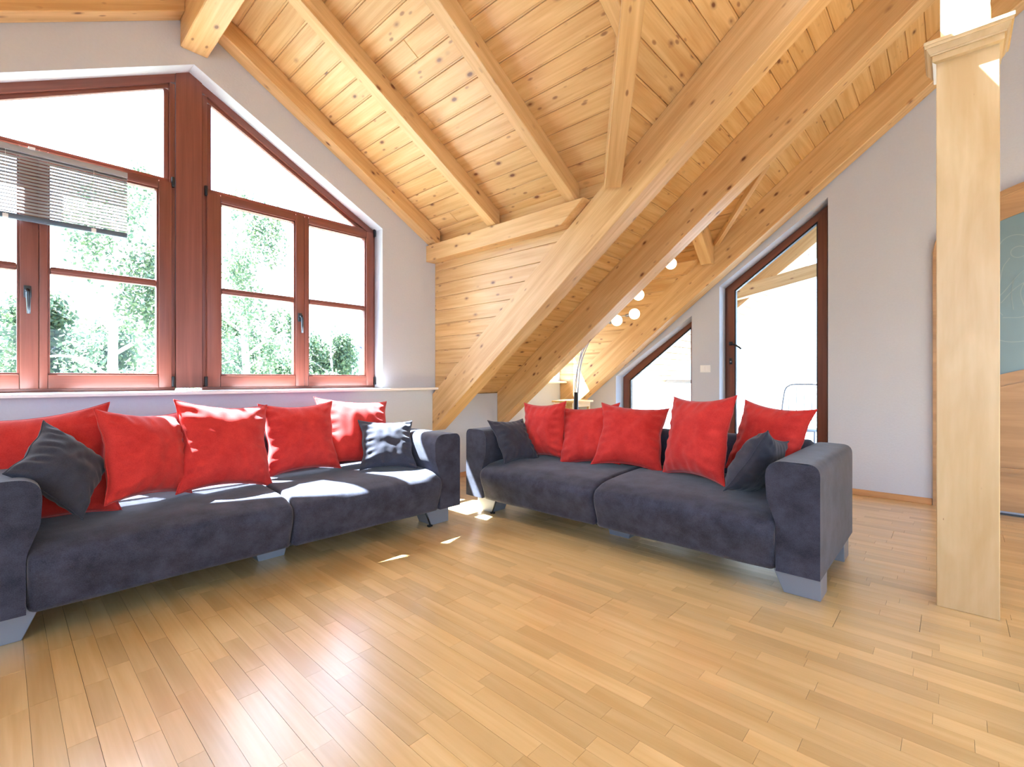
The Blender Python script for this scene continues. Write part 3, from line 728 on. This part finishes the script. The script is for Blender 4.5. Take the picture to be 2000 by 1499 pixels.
for s, nm in ((1, 'near'), (-1, 'far')):
    lf2 = bpy.data.objects.new('door_leaf', None); link(lf2, Matrix.Translation((XG, YD+s*0.48, 0.02)), d2)
    ys = lambda u: YD+s*u
    def line(f, u0, u1, n_=12): return [(ys(u0+(u1-u0)*k/n_), f(u0+(u1-u0)*k/n_)) for k in range(n_+1)]
    ot = lambda u: ZO+(HHO-0.06)*math.sqrt(max(0, 1-(u/(HWO-0.05))**2))
    it = lambda u: ZO-0.09+(HHO-0.145)*math.sqrt(max(0, 1-(u/(HWO-0.14))**2))
    gb = lambda u: 1.235-0.20*(max(0, u-0.18)/0.70)**1.5
    band('top_rail', line(ot, 0.004, 0.88), line(it, 0.004, 0.88), XG-0.02, XG-0.002, lf2, OAK)
    band('stile', [(ys(0.972), 0.03), (ys(0.972), 2.26)], [(ys(0.875), 0.03), (ys(0.875), 2.26)], XG-0.02, XG-0.002, lf2, OAK)
    band('stile', [(ys(0.003), 0.03), (ys(0.003), 2.66)], [(ys(0.09), 0.03), (ys(0.09), 2.64)], XG-0.019, XG-0.002, lf2, OAK)
    band('pane', line(it, 0.09, 0.885), line(gb, 0.09, 0.885), XG-0.008, XG-0.004, lf2, FROST)
    band('lock_rail', line(gb, 0.09, 0.885), line(lambda u: gb(u)-0.10, 0.09, 0.885), XG-0.024, XG-0.002, lf2, OAK)
    band('moulding', line(lambda u: gb(u)-0.10, 0.11, 0.87), line(lambda u: gb(u)-0.135, 0.11, 0.87), XG-0.042, XG-0.002, lf2, OAK)
    band('lower_panel', line(lambda u: gb(u)-0.13, 0.09, 0.885), line(lambda u: 0.35, 0.09, 0.885), XG-0.014, XG-0.002, lf2, OAK)
    band('moulding', [(ys(0.09), 0.385), (ys(0.885), 0.385)], [(ys(0.09), 0.35), (ys(0.885), 0.35)], XG-0.042, XG-0.002, lf2, OAK)
    band('bottom_rail', [(ys(0.09), 0.355), (ys(0.885), 0.355)], [(ys(0.09), 0.03), (ys(0.885), 0.03)], XG-0.019, XG-0.002, lf2, OAK)
    if s == 1:
        E_ = []
        def cur(pts): E_.append(catmull([(XG-0.0095, YD+0.70-a, 1.40+b) for a, b in pts], 6))
        R_ = lambda cx_, cy_, r, a0=0, a1=2*PI, n_=9: [(cx_+r*math.cos(a0+(a1-a0)*k/n_), cy_+r*math.sin(a0+(a1-a0)*k/n_)) for k in range(n_+1)]
        cur(R_(0.19, 0.72, 0.045)); cur(R_(0.17, 0.77, 0.09, 0.2, 2.8))
        cur([(0.14, 0.68), (0.10, 0.60), (0.08, 0.45), (0.06, 0.30), (0.10, 0.22)]); cur([(0.22, 0.67), (0.30, 0.58), (0.33, 0.42), (0.30, 0.28), (0.22, 0.20), (0.1, 0.2)])
        cur([(0.40, 0.68), (0.30, 0.62), (0.20, 0.55), (0.10, 0.40), (0.05, 0.36)]); cur([(0.42, 0.60), (0.30, 0.52), (0.18, 0.44), (0.09, 0.32)])
        cur([(0.24, 0.52), (0.20, 0.40), (0.22, 0.28)]); cur([(0.28, 0.50), (0.26, 0.38), (0.27, 0.27)]); cur([(0.16, 0.50), (0.15, 0.38), (0.16, 0.26)])
        cur([(0.24, 0.22), (0.29, 0.14), (0.36, 0.07)]); cur([(0.30, 0.24), (0.34, 0.15), (0.40, 0.09)]); cur([(0.05, 0.03), (0.15, 0.0), (0.28, 0.02), (0.36, 0.10)])
        vs, fs = [], []
        for P in E_:
            for i in range(len(P)-1):
                a, b = P[i], P[i+1]; t = (b-a); n_ = Vector((0, -t.z, t.y)); n_ = n_.normalized()*0.0028 if n_.length > 0 else Vector((0, 0.001, 0)); k = len(vs)
                vs += [a-n_, b-n_, b+n_, a+n_]; fs.append((k, k+1, k+2, k+3))
        meshobj('etched_drawing', vs, fs, ETCH, None, lf2)
box('threshold', XG-0.03, XG-0.001, YD-HWO, YD+HWO, 0.0, 0.012, DARKM, d2, 'y')

# ------------------------------------------------------------------ skirting, switch
def skirt(name, *a, **k): o = box(name, *a, SKIRT, None, **k); o['kind'] = 'structure'
skirt('baseboard_right', XG-0.016, XG-0.0005, YD+HWO+0.003, 0.897, 0, 0.055, grain='y', bev=0.003, seg=1)
skirt('baseboard_window', XL, XG, YW-0.016, YW-0.0005, 0, 0.055, grain='x', bev=0.003, seg=1)
skirt('baseboard_gable', XG-0.016, XG-0.0005, 1.94, YW-0.02, 0, 0.055, grain='y', bev=0.003, seg=1)
sw_ = thing('light_switch', (XG, 2.094, 1.22), 'white double light switch on the wall between terrace door and side window', 'switch')
box('switch_plate', XG-0.008, XG, 2.035, 2.153, 1.178, 1.262, PLASTIC, sw_, bev=0.003)
for a in (2.046, 2.097): box('rocker', XG-0.013, XG-0.008, a, a+0.045, 1.192, 1.248, PLASTIC, sw_, bev=0.002)

# ------------------------------------------------------------------ venetian blind
vb = thing('venetian_blind', (0.0, 4.12, 2.07), 'white slatted venetian blind hanging half drawn across the left window casements', 'blind')
BX0, BX1 = -0.565, 0.588
box('headrail', BX0, BX1, 4.106, 4.140, 2.466, 2.502, BLINDM, vb, bev=0.003)
NS = 18
me0 = None
for i in range(NS):
    z = 2.457-i*0.0205
    R4 = Matrix.Translation(((BX0+BX1)/2, 4.124, z)) @ Matrix.Rotation(math.radians(49), 4, 'X')
    if me0 is None:
        vs = []; hw = (BX1-BX0)/2
        for k in range(5):
            t = -1+k*0.5; vs += [(-hw, t*0.0125, 0.0022*(1-t*t)), (hw, t*0.0125, 0.0022*(1-t*t))]
        fs = [(2*k, 2*k+1, 2*k+3, 2*k+2) for k in range(4)]
        o = meshobj('slat', vs, fs, BLINDM, R4, vb, True); me0 = o.data
        md = o.modifiers.new('s', 'SOLIDIFY'); md.thickness = 0.0006
    else:
        o = meshobj('slat', None, None, None, R4, vb, data=me0)
box('bottom_rail', BX0, BX1, 4.110, 4.138, 2.060, 2.094, BLINDR, vb, bev=0.005)
for cxx in (-0.38, 0.02, 0.415):
    tube('ladder_cord', [(cxx, 4.110, 2.47), (cxx, 4.110, 2.075)], 0.0011, PLASTIC, vb, 6)
    box('rail_clip', cxx-0.012, cxx+0.012, 4.106, 4.114, 2.058, 2.084, PLASTIC, vb, bev=0.002)
box('mounting_clip', 0.115, 0.145, 4.098, 4.165, 2.498, 2.512, PLASTIC, vb, bev=0.003)

# ------------------------------------------------------------------ sofas
def smooth_bevel(o, wd, seg=4, ang=50):
    md = o.modifiers.new('b', 'BEVEL'); md.width = wd; md.segments = seg; md.limit_method = 'ANGLE'; md.angle_limit = math.radians(ang); md.harden_normals = False
    for p in o.data.polygons: p.use_smooth = True
    o.data.set_sharp_from_angle(angle=math.radians(60))
def softloft(name, prof, x0, x1, r, mat, parent, T, nx=14, crown=0.0, seed=0):
    """closed profile (y,z) swept along x with rounded ends"""
    prof = [Vector((0, a, b)) for a, b in prof]; k = len(prof); cen = sum(prof, Vector())/k
    # inward normals in the profile
    nr = []
    for i in range(k):
        t = (prof[(i+1) % k]-prof[i-1]).normalized(); q = Vector((0, -t.z, t.y)); 
        if q.dot(cen-prof[i]) < 0: q = -q
        nr.append(q)
    xs = []
    for a in (90, 70, 50, 30, 12, 0): xs.append((x0+r*(1-math.cos(math.radians(90-a))), r*(1-math.cos(math.radians(a)))))
    xs = [(x0+r*(1-math.sin(math.radians(t))), r*(1-math.cos(math.radians(t)))) for t in (90, 66, 44, 22, 0)]
    ins = [(x0+r*(1-math.cos(math.radians(t))), r*(1-math.sin(math.radians(t)))) for t in (0, 22, 45, 67, 90)]
    mid = [(x0+r+(x1-x0-2*r)*q/nx, 0) for q in range(1, nx)]
    seq = ins+mid+[(x0+x1-a, b) for a, b in reversed(ins)]
    vs = []; fs = []
    for (xx, inn) in seq:
        u = (xx-x0)/(x1-x0)
        for p, q in zip(prof, nr):
            v = p+q*inn
            nz = noise.noise(Vector((xx*3+seed, v.y*3, v.z*3)))*0.006 if inn == 0 else 0
            v = v-q*nz
            if crown and v.z > 0.3: v.z += crown*(1-(2*u-1)**2)
            vs.append((xx, v.y, v.z))
    for i in range(len(seq)-1):
        for j in range(k): fs.append((i*k+j, i*k+(j+1) % k, (i+1)*k+(j+1) % k, (i+1)*k+j))
    fs.append(tuple(range(k))); fs.append(tuple(reversed(range((len(seq)-1)*k, len(seq)*k))))
    o = meshobj(name, vs, fs, mat, T, parent, True)
    bm = bmesh.new(); bm.from_mesh(o.data); bmesh.ops.recalc_face_normals(bm, faces=bm.faces); bm.to_mesh(o.data); bm.free()
    return o
def rnd_poly(pts, n=6):
    """pts: (x,y,r) rounded polygon"""
    r_ = []; k = len(pts)
    for i in range(k):
        p = Vector(pts[i][:2]); a = Vector(pts[i-1][:2]); b = Vector(pts[(i+1) % k][:2]); r = pts[i][2]
        if r == 0: r_.append(tuple(p)); continue
        u = (a-p).normalized(); v = (b-p).normalized(); ang = u.angle(v); d = min(r/math.tan(ang/2), (a-p).length*0.49, (b-p).length*0.49)
        p0, p1 = p+u*d, p+v*d
        for q in range(n+1):
            t = q/n; r_.append(tuple(p0*(1-t)**2+p*2*t*(1-t)+p1*t*t))
    return r_
def sofa(T, label, strut):
    so_ = bpy.data.objects.new('sofa', None); link(so_, T); props(so_, label, 'sofa')
    seatp = catmull([(p[0], p[1], 0) for p in [(0.005, 0.14), (-0.012, 0.20), (-0.040, 0.28), (-0.048, 0.335), (-0.030, 0.378), (0.02, 0.402), (0.10, 0.423), (0.30, 0.438)]], 3)
    prof = [(v.x, v.y) for v in seatp]+[(0.55, 0.446), (0.78, 0.44), (0.80, 0.30), (0.80, 0.15), (0.78, 0.138), (0.4, 0.136), (0.05, 0.136)]
    hx = 1.2525
    for a, b, sd in ((-1.060, -0.003, 1), (0.003, 1.060, 9)):
        softloft('seat', prof, a, b, 0.028, SLATE, so_, T, crown=0.006, seed=sd)
    # arms: front-view outline (x,z), right side
    A = rnd_poly([(1.062, 0.142, 0.0), (1.062, 0.38, 0.16), (1.020, 0.50, 0.14), (1.010, 0.694, 0.115), (hx, 0.690, 0.055), (hx, 0.142, 0.0)], 8)
    for s in (1, -1):
        fr = T @ frame((0, -0.012, 0), (1, 0, 0), (0, -1, 0))
        pts = [(s*a, b) for a, b in A]
        o = prism('armrest', pts, -0.985, 0, fr, SLATE, so_)
        smooth_bevel(o, 0.011, 3, 70)
    B = [(0.80, 0.15), (0.775, 0.40), (0.775, 0.62), (0.80, 0.69), (0.86, 0.715), (0.92, 0.705), (0.955, 0.66), (0.96, 0.40), (0.96, 0.15)]
    Bp = catmull([(a, b, 0) for a, b in B], 3)
    softloft('backrest', [(v.x, v.y) for v in Bp], -1.06, 1.06, 0.03, SLATE, so_, T, seed=4)
    box('base_frame', -1.05, 1.05, 0.10, 0.92, 0.115, 0.15, DARKM, so_, world=T)
    # legs: tapered silver blocks
    for sx in (1, -1):
        for (ya, yb) in ((0.105, 0.265), (0.80, 0.955)):
            xo = 1.235*sx; xb = 1.072*sx; xt = 1.010*sx
            vs = [(xo, ya, 0), (xb, ya, 0), (xb, yb, 0), (xo, yb, 0), (xo, ya, 0.142), (xt, ya, 0.142), (xt, yb, 0.142), (xo, yb, 0.142)]
            fs = [(0, 1, 2, 3), (4, 7, 6, 5), (0, 4, 5, 1), (1, 5, 6, 2), (2, 6, 7, 3), (3, 7, 4, 0)]
            if sx < 0: fs = [tuple(reversed(f)) for f in fs]
            lg = meshobj('leg', vs, [tuple(reversed(f)) for f in fs], SILVER, T, so_); md = lg.modifiers.new('b', 'BEVEL'); md.width = 0.003; md.segments = 2
            if ya < 0.2 and sx == strut:
                tube('leg_bracket', [(1.000*sx, ya-0.01, 0.135), (1.052*sx, ya-0.012, 0.006)], 0.006, DARKM, so_, 8, world=T)
                box('leg_bracket_foot', min(1.03*sx, 1.062*sx), max(1.03*sx, 1.062*sx), ya-0.025, ya, 0.0, 0.012, DARKM, so_, world=T)
    vs = [(-0.075, 0.30, 0), (0.075, 0.30, 0), (0.075, 0.42, 0), (-0.075, 0.42, 0), (-0.11, 0.30, 0.135), (0.11, 0.30, 0.135), (0.11, 0.42, 0.135), (-0.11, 0.42, 0.135)]
    meshobj('leg', vs, [(3, 2, 1, 0), (4, 5, 6, 7), (0, 1, 5, 4), (1, 2, 6, 5), (2, 3, 7, 6), (3, 0, 4, 7)], SILVER, T, so_)
    return so_
T1 = Matrix.Translation((1.133, 2.765, 0))
T2 = Matrix.Translation((2.645, 1.710, 0)) @ Matrix.Rotation(-PI/2, 4, 'Z')
sofa(T1, 'dark slate sofa with red cushions standing below the big red-brown window', 1)
sofa(T2, 'dark slate sofa in front of the terrace door, turned side-on to the window', -1)

# ------------------------------------------------------------------ cushions
def cushion(c, X, Y, sz, mat, name, label, group, th=0.17, seed=0, pipe=True):
    X = Vector(X).normalized(); Y = Vector(Y); Y = (Y-X*Y.dot(X)).normalized(); Z = X.cross(Y)
    T = Matrix((X, Y, Z)).transposed().to_4x4(); T.translation = c
    n = 44; h = sz/2*1.03; vs = []; fs = []; rs = random.Random(seed); ph = rs.uniform(0, 50)
    def edge(u, v):
        # pull the sides in between the corners
        k = 0.075*sz*2
        x_ = u*(h-k*0.5*(1-v*v)**1.0*1.0); y_ = v*(h-k*0.5*(1-u*u)**1.0)
        wob = 0.006*math.sin(7*v+ph)*(1-v*v)
        return x_+u*u*u*wob, y_
    def height(u, v):
        a = max(0, 1-abs(u)**2.6); b = max(0, 1-abs(v)**2.6)
        z = (a*b)**0.50*th/2
        # seam puckers: short folds running in from the side seams
        pu = (math.sin(v*23+ph+2*noise.noise(Vector((v*3, ph, 0))))*0.5+0.5)*max(0, abs(u)-0.52)/0.48*max(0, 1-abs(u)**6)
        pv = (math.sin(u*21+ph*2+2*noise.noise(Vector((u*3, ph, 5))))*0.5+0.5)*max(0, abs(v)-0.62)/0.38*max(0, 1-abs(v)**6)
        z -= 0.026*pu*(1-0.3*abs(v))+0.018*pv
        z += 0.010*noise.noise(Vector((u*1.6+ph, v*1.6, seed)))*a*b+0.010*noise.noise(Vector((u*4+ph, v*3, seed)))*a*b
        # a few soft creases towards the corners
        d = math.hypot(abs(u)-1, abs(v)-1); z += 0.006*math.sin(math.atan2(1.001-abs(v), 1.001-abs(u))*9+ph)*math.exp(-(d-0.45)**2/0.06)*a*b
        return max(z, 0.0)
    for sgn in (1, -1):
        for j in range(n+1):
            for i in range(n+1):
                u, v = -1+2*i/n, -1+2*j/n; u = math.sin(u*PI/2)*0.35+u*0.65; v = math.sin(v*PI/2)*0.35+v*0.65
                x_, y_ = edge(u, v); z_ = height(u, v)
                vs.append((x_, y_, sgn*z_*(1.0 if sgn > 0 else 0.75)))
    m_ = (n+1)**2
    for j in range(n):
        for i in range(n):
            a = j*(n+1)+i; fs.append((a, a+1, a+n+2, a+n+1)); fs.append((m_+a, m_+a+n+1, m_+a+n+2, m_+a+1))
    me = bpy.data.meshes.new(name); me.from_pydata(vs, [], fs); bm = bmesh.new(); bm.from_mesh(me); bmesh.ops.remove_doubles(bm, verts=bm.verts, dist=0.0004); bmesh.ops.recalc_face_normals(bm, faces=bm.faces); bm.to_mesh(me); bm.free()
    for p in me.polygons: p.use_smooth = True
    me.materials.append(mat); o = bpy.data.objects.new(name, me); link(o, T); props(o, label, 'cushion', group)
    P = []
    for t in range(4*n):
        s_, q = divmod(t, n); f = -1+2*q/n; f = math.sin(f*PI/2)*0.35+f*0.65
        u, v = [(f, -1), (1, f), (-f, 1), (-1, -f)][s_]; x_, y_ = edge(u, v); P.append((x_, y_, 0))
    P.append(P[0]); tube('seam', P, 0.0026, mat, o, 6, caps=False, world=T)
    return o
GR = 'red scatter cushions'; GD = 'dark slate scatter cushions'
CU = [
 ((3.100, 2.503, 0.672), (-0.05, -0.997, 0.067), (0.061, 0.07, 0.996), 0.46, 'R', 'red cushion at the window end of the right sofa, behind the small dark one', 0.20),
 ((3.176, 2.112, 0.660), (0.278, -0.955, 0.106), (0.336, 0.2, 0.92), 0.48, 'R', 'red cushion second from the window end on the right sofa, with one corner sticking up', 0.21),
 ((3.22, 1.774, 0.672), (0.35, -0.934, -0.065), (0.475, 0.117, 0.872), 0.50, 'R', 'plump red cushion sitting over the seam between the right sofa seats', 0.22),
 ((3.108, 1.228, 0.718), (-0.419, -0.907, 0.047), (0.228, -0.055, 0.972), 0.54, 'R', 'big upright red cushion in front of the terrace door edge on the right sofa', 0.22),
 ((3.36, 0.87, 0.705), (-0.361, -0.929, -0.081), (0.269, -0.187, 0.945), 0.48, 'R', 'tilted red cushion nearest the large armrest of the right sofa', 0.22),
 ((0.127, 3.216, 0.675), (0.97, -0.22, 0.12), (0.0, 0.30, 0.95), 0.554, 'R', 'red cushion behind the dark cushion at the near end of the left sofa', 0.20),
 ((0.529, 3.141, 0.702), (0.85, 0.50, -0.10), (-0.07, 0.27, 0.955), 0.466, 'R', 'red cushion turned sideways, right beside the dark cushion of the left sofa', 0.22),
 ((0.925, 3.209, 0.702), (0.984, 0.14, -0.10), (0.0, 0.32, 0.945), 0.525, 'R', 'large red cushion in the middle of the left sofa with a sunlit wrinkled edge', 0.21),
 ((1.416, 3.308, 0.697), (0.99, -0.08, 0.01), (0.03, 0.30, 0.95), 0.486, 'R', 'red cushion right of the largest one on the left sofa, sun on its upper corner', 0.21),
 ((1.86, 3.38, 0.70), (0.972, -0.219, -0.087), (0.193, 0.525, 0.829), 0.56, 'R', 'sunny red cushion at the far end of the left sofa behind the small dark one', 0.21),
 ((0.195, 3.003, 0.683), (0.686, 0.171, -0.707), (0.361, 0.764, 0.535), 0.35, 'D', 'small dark cushion standing on its corner by the near arm of the left sofa', 0.20),
 ((1.976, 3.109, 0.612), (0.925, -0.376, -0.047), (0.251, 0.516, 0.819), 0.40, 'D', 'small dark cushion half in sun beside the far arm of the left sofa', 0.15),
 ((2.876, 2.646, 0.598), (0.995, -0.098, -0.02), (0.071, 0.555, 0.829), 0.38, 'D', 'small dark cushion at the window end of the right sofa', 0.15),
 ((2.99, 0.83, 0.600), (-1, 0.03, 0.24), (0.2, -0.5, 0.84), 0.40, 'D', 'small dark cushion seen edge-on against the large armrest of the right sofa', 0.22)]
for k, (c, X, Y, sz, t, lb, th) in enumerate(CU):
    cushion(c, X, Y, sz, RED if t == 'R' else SLATEC, 'red_cushion' if t == 'R' else 'dark_cushion', lb, GR if t == 'R' else GD, th, seed=k*3+1)

# ------------------------------------------------------------------ arc lamp and small table
def P3(px, py, d): return Vector((0, 0, 1.1))+(FW+RT*((px-1000)/927)+Vector((0, 0, 1))*((741-py)/927))*d
lp = thing('floor_lamp', (4.45, 3.14, 0), 'chrome arc floor lamp with round bulbs behind the right sofa', 'lamp')
base = Vector((4.45, 3.14, 0))
tube('lamp_base', [base, base+Vector((0, 0, 0.03))], 0.15, CHROME, lp, 32)
tube('pole', [base+Vector((0, 0, 0.03)), base+Vector((0, 0, 0.95))], 0.020, DARKM, lp, 14)
tips = [(P3(1203, 627, 5.05), 0.02), (P3(1237, 614, 5.15), -0.01), (P3(1245, 577, 5.0), 0.0), (P3(1308, 516, 4.95), 0.015)]
dirs = []
for k, (t, off) in enumerate(tips[:4]):
    t = Vector(t); a = base+Vector((off, -off, 0.95)); hz = Vector((t.x-a.x, t.y-a.y, 0))
    p = [a-Vector((0, 0, 0.3)), a, a+hz*0.10+Vector((0, 0, (t.z-0.95)*0.45)), a+hz*0.38+Vector((0, 0, (t.z-0.95)*0.80)), a+hz*0.72+Vector((0, 0, (t.z-0.95)*0.96)), t-hz.normalized()*0.07-Vector((0, 0, 0.012))]
    ar = tube('lamp_arm', catmull(p, 7), 0.0055, CHROME, lp, 8)
    e = p[-1]; dd = (t-e).normalized()
    tube('socket', [e-dd*0.01, e+dd*0.045], 0.017, CHROME, ar, 14)
    ball('bulb', t+dd*0.012, 0.058, BULB, ar)
tb = thing('side_table', (4.84, 3.46, 0), 'small pale wooden table in the far corner behind the right sofa', 'table')
box('table_top', 4.62, 5.06, 3.30, 3.62, 0.815, 0.838, BAMB, tb, bev=0.004)
box('apron', 4.65, 5.03, 3.33, 3.59, 0.76, 0.815, BAMB, tb)
for a in (4.65, 5.0):
    for b in (3.33, 3.56): box('leg', a, a+0.03, b, b+0.03, 0, 0.76, BAMB, tb, 'z', bev=0.003, seg=1)
st = thing('stool', (4.44, 3.36, 0), 'round-topped pale stool beside the small corner table', 'stool')
tube('seat', [(4.44, 3.36, 0.785), (4.44, 3.36, 0.82)], 0.075, BAMB, st, 20)
for k in range(3):
    a = k*2*PI/3; tube('leg', [(4.44+0.05*math.cos(a), 3.36+0.05*math.sin(a), 0.785), (4.44+0.10*math.cos(a), 3.36+0.10*math.sin(a), 0.0)], 0.009, BAMB, st, 8)

# ------------------------------------------------------------------ outside: terrace
te = box('terrace', 5.81, 9.2, -3.0, 5.2, -0.25, -0.02, CONC); te['kind'] = 'structure'
pw = box('terrace_wall', 9.0, 9.2, -3.0, 5.2, -0.02, 1.05, RENDERW); pw['kind'] = 'structure'
rl = thing('railing', (8.4, 4.2, 0), 'pale grey terrace railing seen through the sloping side window', 'railing')
box('handrail', 8.38, 8.44, 3.15, 5.1, 1.02, 1.09, CHAIRM, rl, 'y', bev=0.008)
for k in range(3): tube('post', [(8.41, 3.3+k*0.85, -0.02), (8.41, 3.3+k*0.85, 1.02)], 0.018, PLASTIC, rl, 8)
ch = thing('terrace_chair', (7.2, 1.45, 0), 'white metal garden chair on the terrace behind the glass door', 'chair')
hb = catmull([(7.25, 1.18, 0.45), (7.29, 1.20, 0.80), (7.31, 1.25, 1.0), (7.31, 1.45, 1.03), (7.31, 1.65, 1.0), (7.29, 1.70, 0.80), (7.25, 1.72, 0.45)], 6)
tube('back_frame', hb, 0.011, CHAIRM, ch, 8)
for k in range(5): tube('back_rod', [(7.27, 1.27+k*0.09, 0.46), (7.305, 1.27+k*0.09, 1.01)], 0.005, CHAIRM, ch, 6)
tube('seat', [(7.03, 1.45, 0.44), (7.03, 1.45, 0.465)], 0.25, CHAIRM, ch, 24)
for a, b in ((6.85, 1.25), (6.85, 1.65), (7.25, 1.18), (7.25, 1.72)): tube('leg', [(a, b, 0.45), (a-0.04 if a < 7 else a+0.06, b, -0.02)], 0.011, CHAIRM, ch, 8)
# eaves beam and strut outside the door
def bar(name, p0, p1, wd, dp, label):
    p0, p1 = Vector(p0), Vector(p1); d = (p1-p0); L = d.length; side = d.normalized().cross(Vector((0, 0, 1))).normalized(); fr = frame(p0, d, side.cross(d.normalized()))
    o = prism(name, [(0, -wd/2), (L, -wd/2), (L, wd/2), (0, wd/2)], -dp/2, dp/2, fr, PINE_BEAM); props(o, label, 'beam'); return o
bar('tie_beam', (6.62, 2.35, 2.18), (6.62, 0.5, 2.515), 0.12, 0.155, 'weathered pine tie beam outside, seen through the terrace door')
slope_beam('rafter', 6.74, 6.90, MB, MA, YR, 2.6, 'outer pine rafter of the roof overhang seen through the terrace door', 'outdoor roof timbers')
yb_ = -0.4
while yb_ < 4.6:
    board([(5.81, (yb_+0.01)*cm*sgm), (8.38, (yb_+0.01)*cm*sgm), (8.38, (yb_+0.1157)*cm*sgm), (5.81, (yb_+0.1157)*cm*sgm)], frm); yb_ += 0.1157

# ------------------------------------------------------------------ outside: garden, houses, birches
gd = box('ground', -60, 80, 5.5, 120, -8.3, -8.0, GRASS); gd['kind'] = 'structure'
def house(name, x0, x1, y0, y1, zt, zr, label, roofm, wallm=RENDERW):
    h = thing(name, ((x0+x1)/2, (y0+y1)/2, -8), label, 'building', 'houses seen far through the window')
    box('walls', x0, x1, y0, y1, -8, zt, wallm, h)
    ym = (y0+y1)/2; vs = [(x0-0.3, y0-0.3, zt-0.1), (x1+0.3, y0-0.3, zt-0.1), (x1+0.3, y1+0.3, zt-0.1), (x0-0.3, y1+0.3, zt-0.1), (x0-0.3, ym, zr), (x1+0.3, ym, zr)]
    meshobj('roof', vs, [(0, 1, 5, 4), (2, 3, 4, 5), (0, 4, 3), (1, 2, 5), (3, 2, 1, 0)], roofm, None, h)
    n = max(2, int((x1-x0)/1.8))
    for k in range(n):
        a = x0+(k+0.5)*(x1-x0)/n
        for zz in (zt-1.8, zt-4.4): box('window', a-0.4, a+0.4, y0-0.04, y0+0.02, zz, zz+1.1, GREYT, h)
    box('chimney', x0+0.8, x0+1.4, ym-0.3, ym+0.3, zt, zr+0.7, wallm, h)
house('house', 0.5, 4.8, 34, 40, 1.2, 3.2, 'pale house with a faded tiled roof beyond the birch, left window pane', TILE)
house('house', 22.0, 27.5, 38, 44, 1.6, 4.4, 'distant house with a grey roof above the bushes in the right pane', GREYT)
house('house', -6.5, -1.6, 30, 36, 1.6, 3.6, 'distant pale house at the left edge of the window view', GREYT)

def birch(x, y, ztop, spread, nstr, label, seed, zlow=-1.0, lean=0.0, lsz=0.05):
    r = random.Random(seed); t = thing('birch_tree', (x, y, -8), label, 'tree', 'trees outside the window')
    trunk = [(x+lean*k/8+r.uniform(-0.06, 0.06), y+r.uniform(-0.06, 0.06), -8+(ztop+8)*k/8) for k in range(9)]
    tube('trunk', catmull(trunk, 3), 0.1, BARK, t, 8, radii=[0.20*(1-0.9*k/24)+0.01 for k in range(25)])
    vs, fs = [], []; tips_ = []
    bvs = []; 
    for k in range(16):
        z0 = zlow+(ztop-zlow)*(k+r.random())/16; a = r.uniform(0, 2*PI); L = spread*(1.1-0.6*(z0-zlow)/(ztop-zlow))*r.uniform(0.6, 1)
        bx = x+lean*(z0+8)/(ztop+8); p0 = Vector((bx, y, z0)); p1 = p0+Vector((math.cos(a)*L*0.5, math.sin(a)*L*0.5, L*0.35)); p2 = p0+Vector((math.cos(a)*L, math.sin(a)*L, L*0.30))
        tips_.append((p0, p1, p2)); tube('branch', catmull([p0, p1, p2], 4), 0.02, BARK, t, 6, radii=[0.035*(1-q/9.5)+0.004 for q in range(9)])
    for s in range(nstr):
        p0, p1, p2 = r.choice(tips_); u = r.uniform(0.25, 1.05); q = p0.lerp(p1, u*2) if u < 0.5 else p1.lerp(p2, (u-0.5)*2)
        q = q+Vector((r.gauss(0, 0.13), r.gauss(0, 0.13), r.gauss(0, 0.1))); L = r.uniform(0.4, 1.5); nl = int(L*26)
        for i in range(nl):
            c = q+Vector((r.gauss(0, 0.06), r.gauss(0, 0.06), -L*i/nl)); a = Vector((r.gauss(0, 1), r.gauss(0, 1), r.gauss(0, 1))).normalized(); b = a.cross(Vector((r.gauss(0, 1), r.gauss(0, 1), r.gauss(0, 1)))).normalized(); s1 = lsz*r.uniform(0.6, 1.2); k = len(vs)
            vs += [c-a*s1, c+b*s1*0.6, c+a*s1, c-b*s1*0.6]; fs.append((k, k+1, k+2, k+3))
    o = meshobj('leaves', vs, fs, LEAF, None, t); o['kind'] = 'stuff'
birch(1.5, 11.6, 5.2, 2.0, 420, 'hanging-leaved birch behind the left window casement', 11, -1.2, lsz=0.045)
birch(4.1, 12.0, 5.6, 1.9, 420, 'birch with a pale trunk behind the right window casement', 12, -1.2, lean=-0.3, lsz=0.045)
birch(7.9, 16.0, 2.5, 2.4, 800, 'low bushy tree top showing in the lower right pane', 13, -1.0, lsz=0.07)
birch(5.0, 14.5, 2.9, 2.2, 700, 'bushy low birch crown behind the lower panes left of the window handle', 16, -1.0, lsz=0.06)
birch(1.3, 15.5, 3.0, 2.6, 800, 'lower tree top behind the first birch', 14, -1.2, lsz=0.07)
birch(-1.6, 15.0, 1.7, 1.8, 160, 'low tree top at the left edge of the window view', 15, -3.0, lsz=0.05)
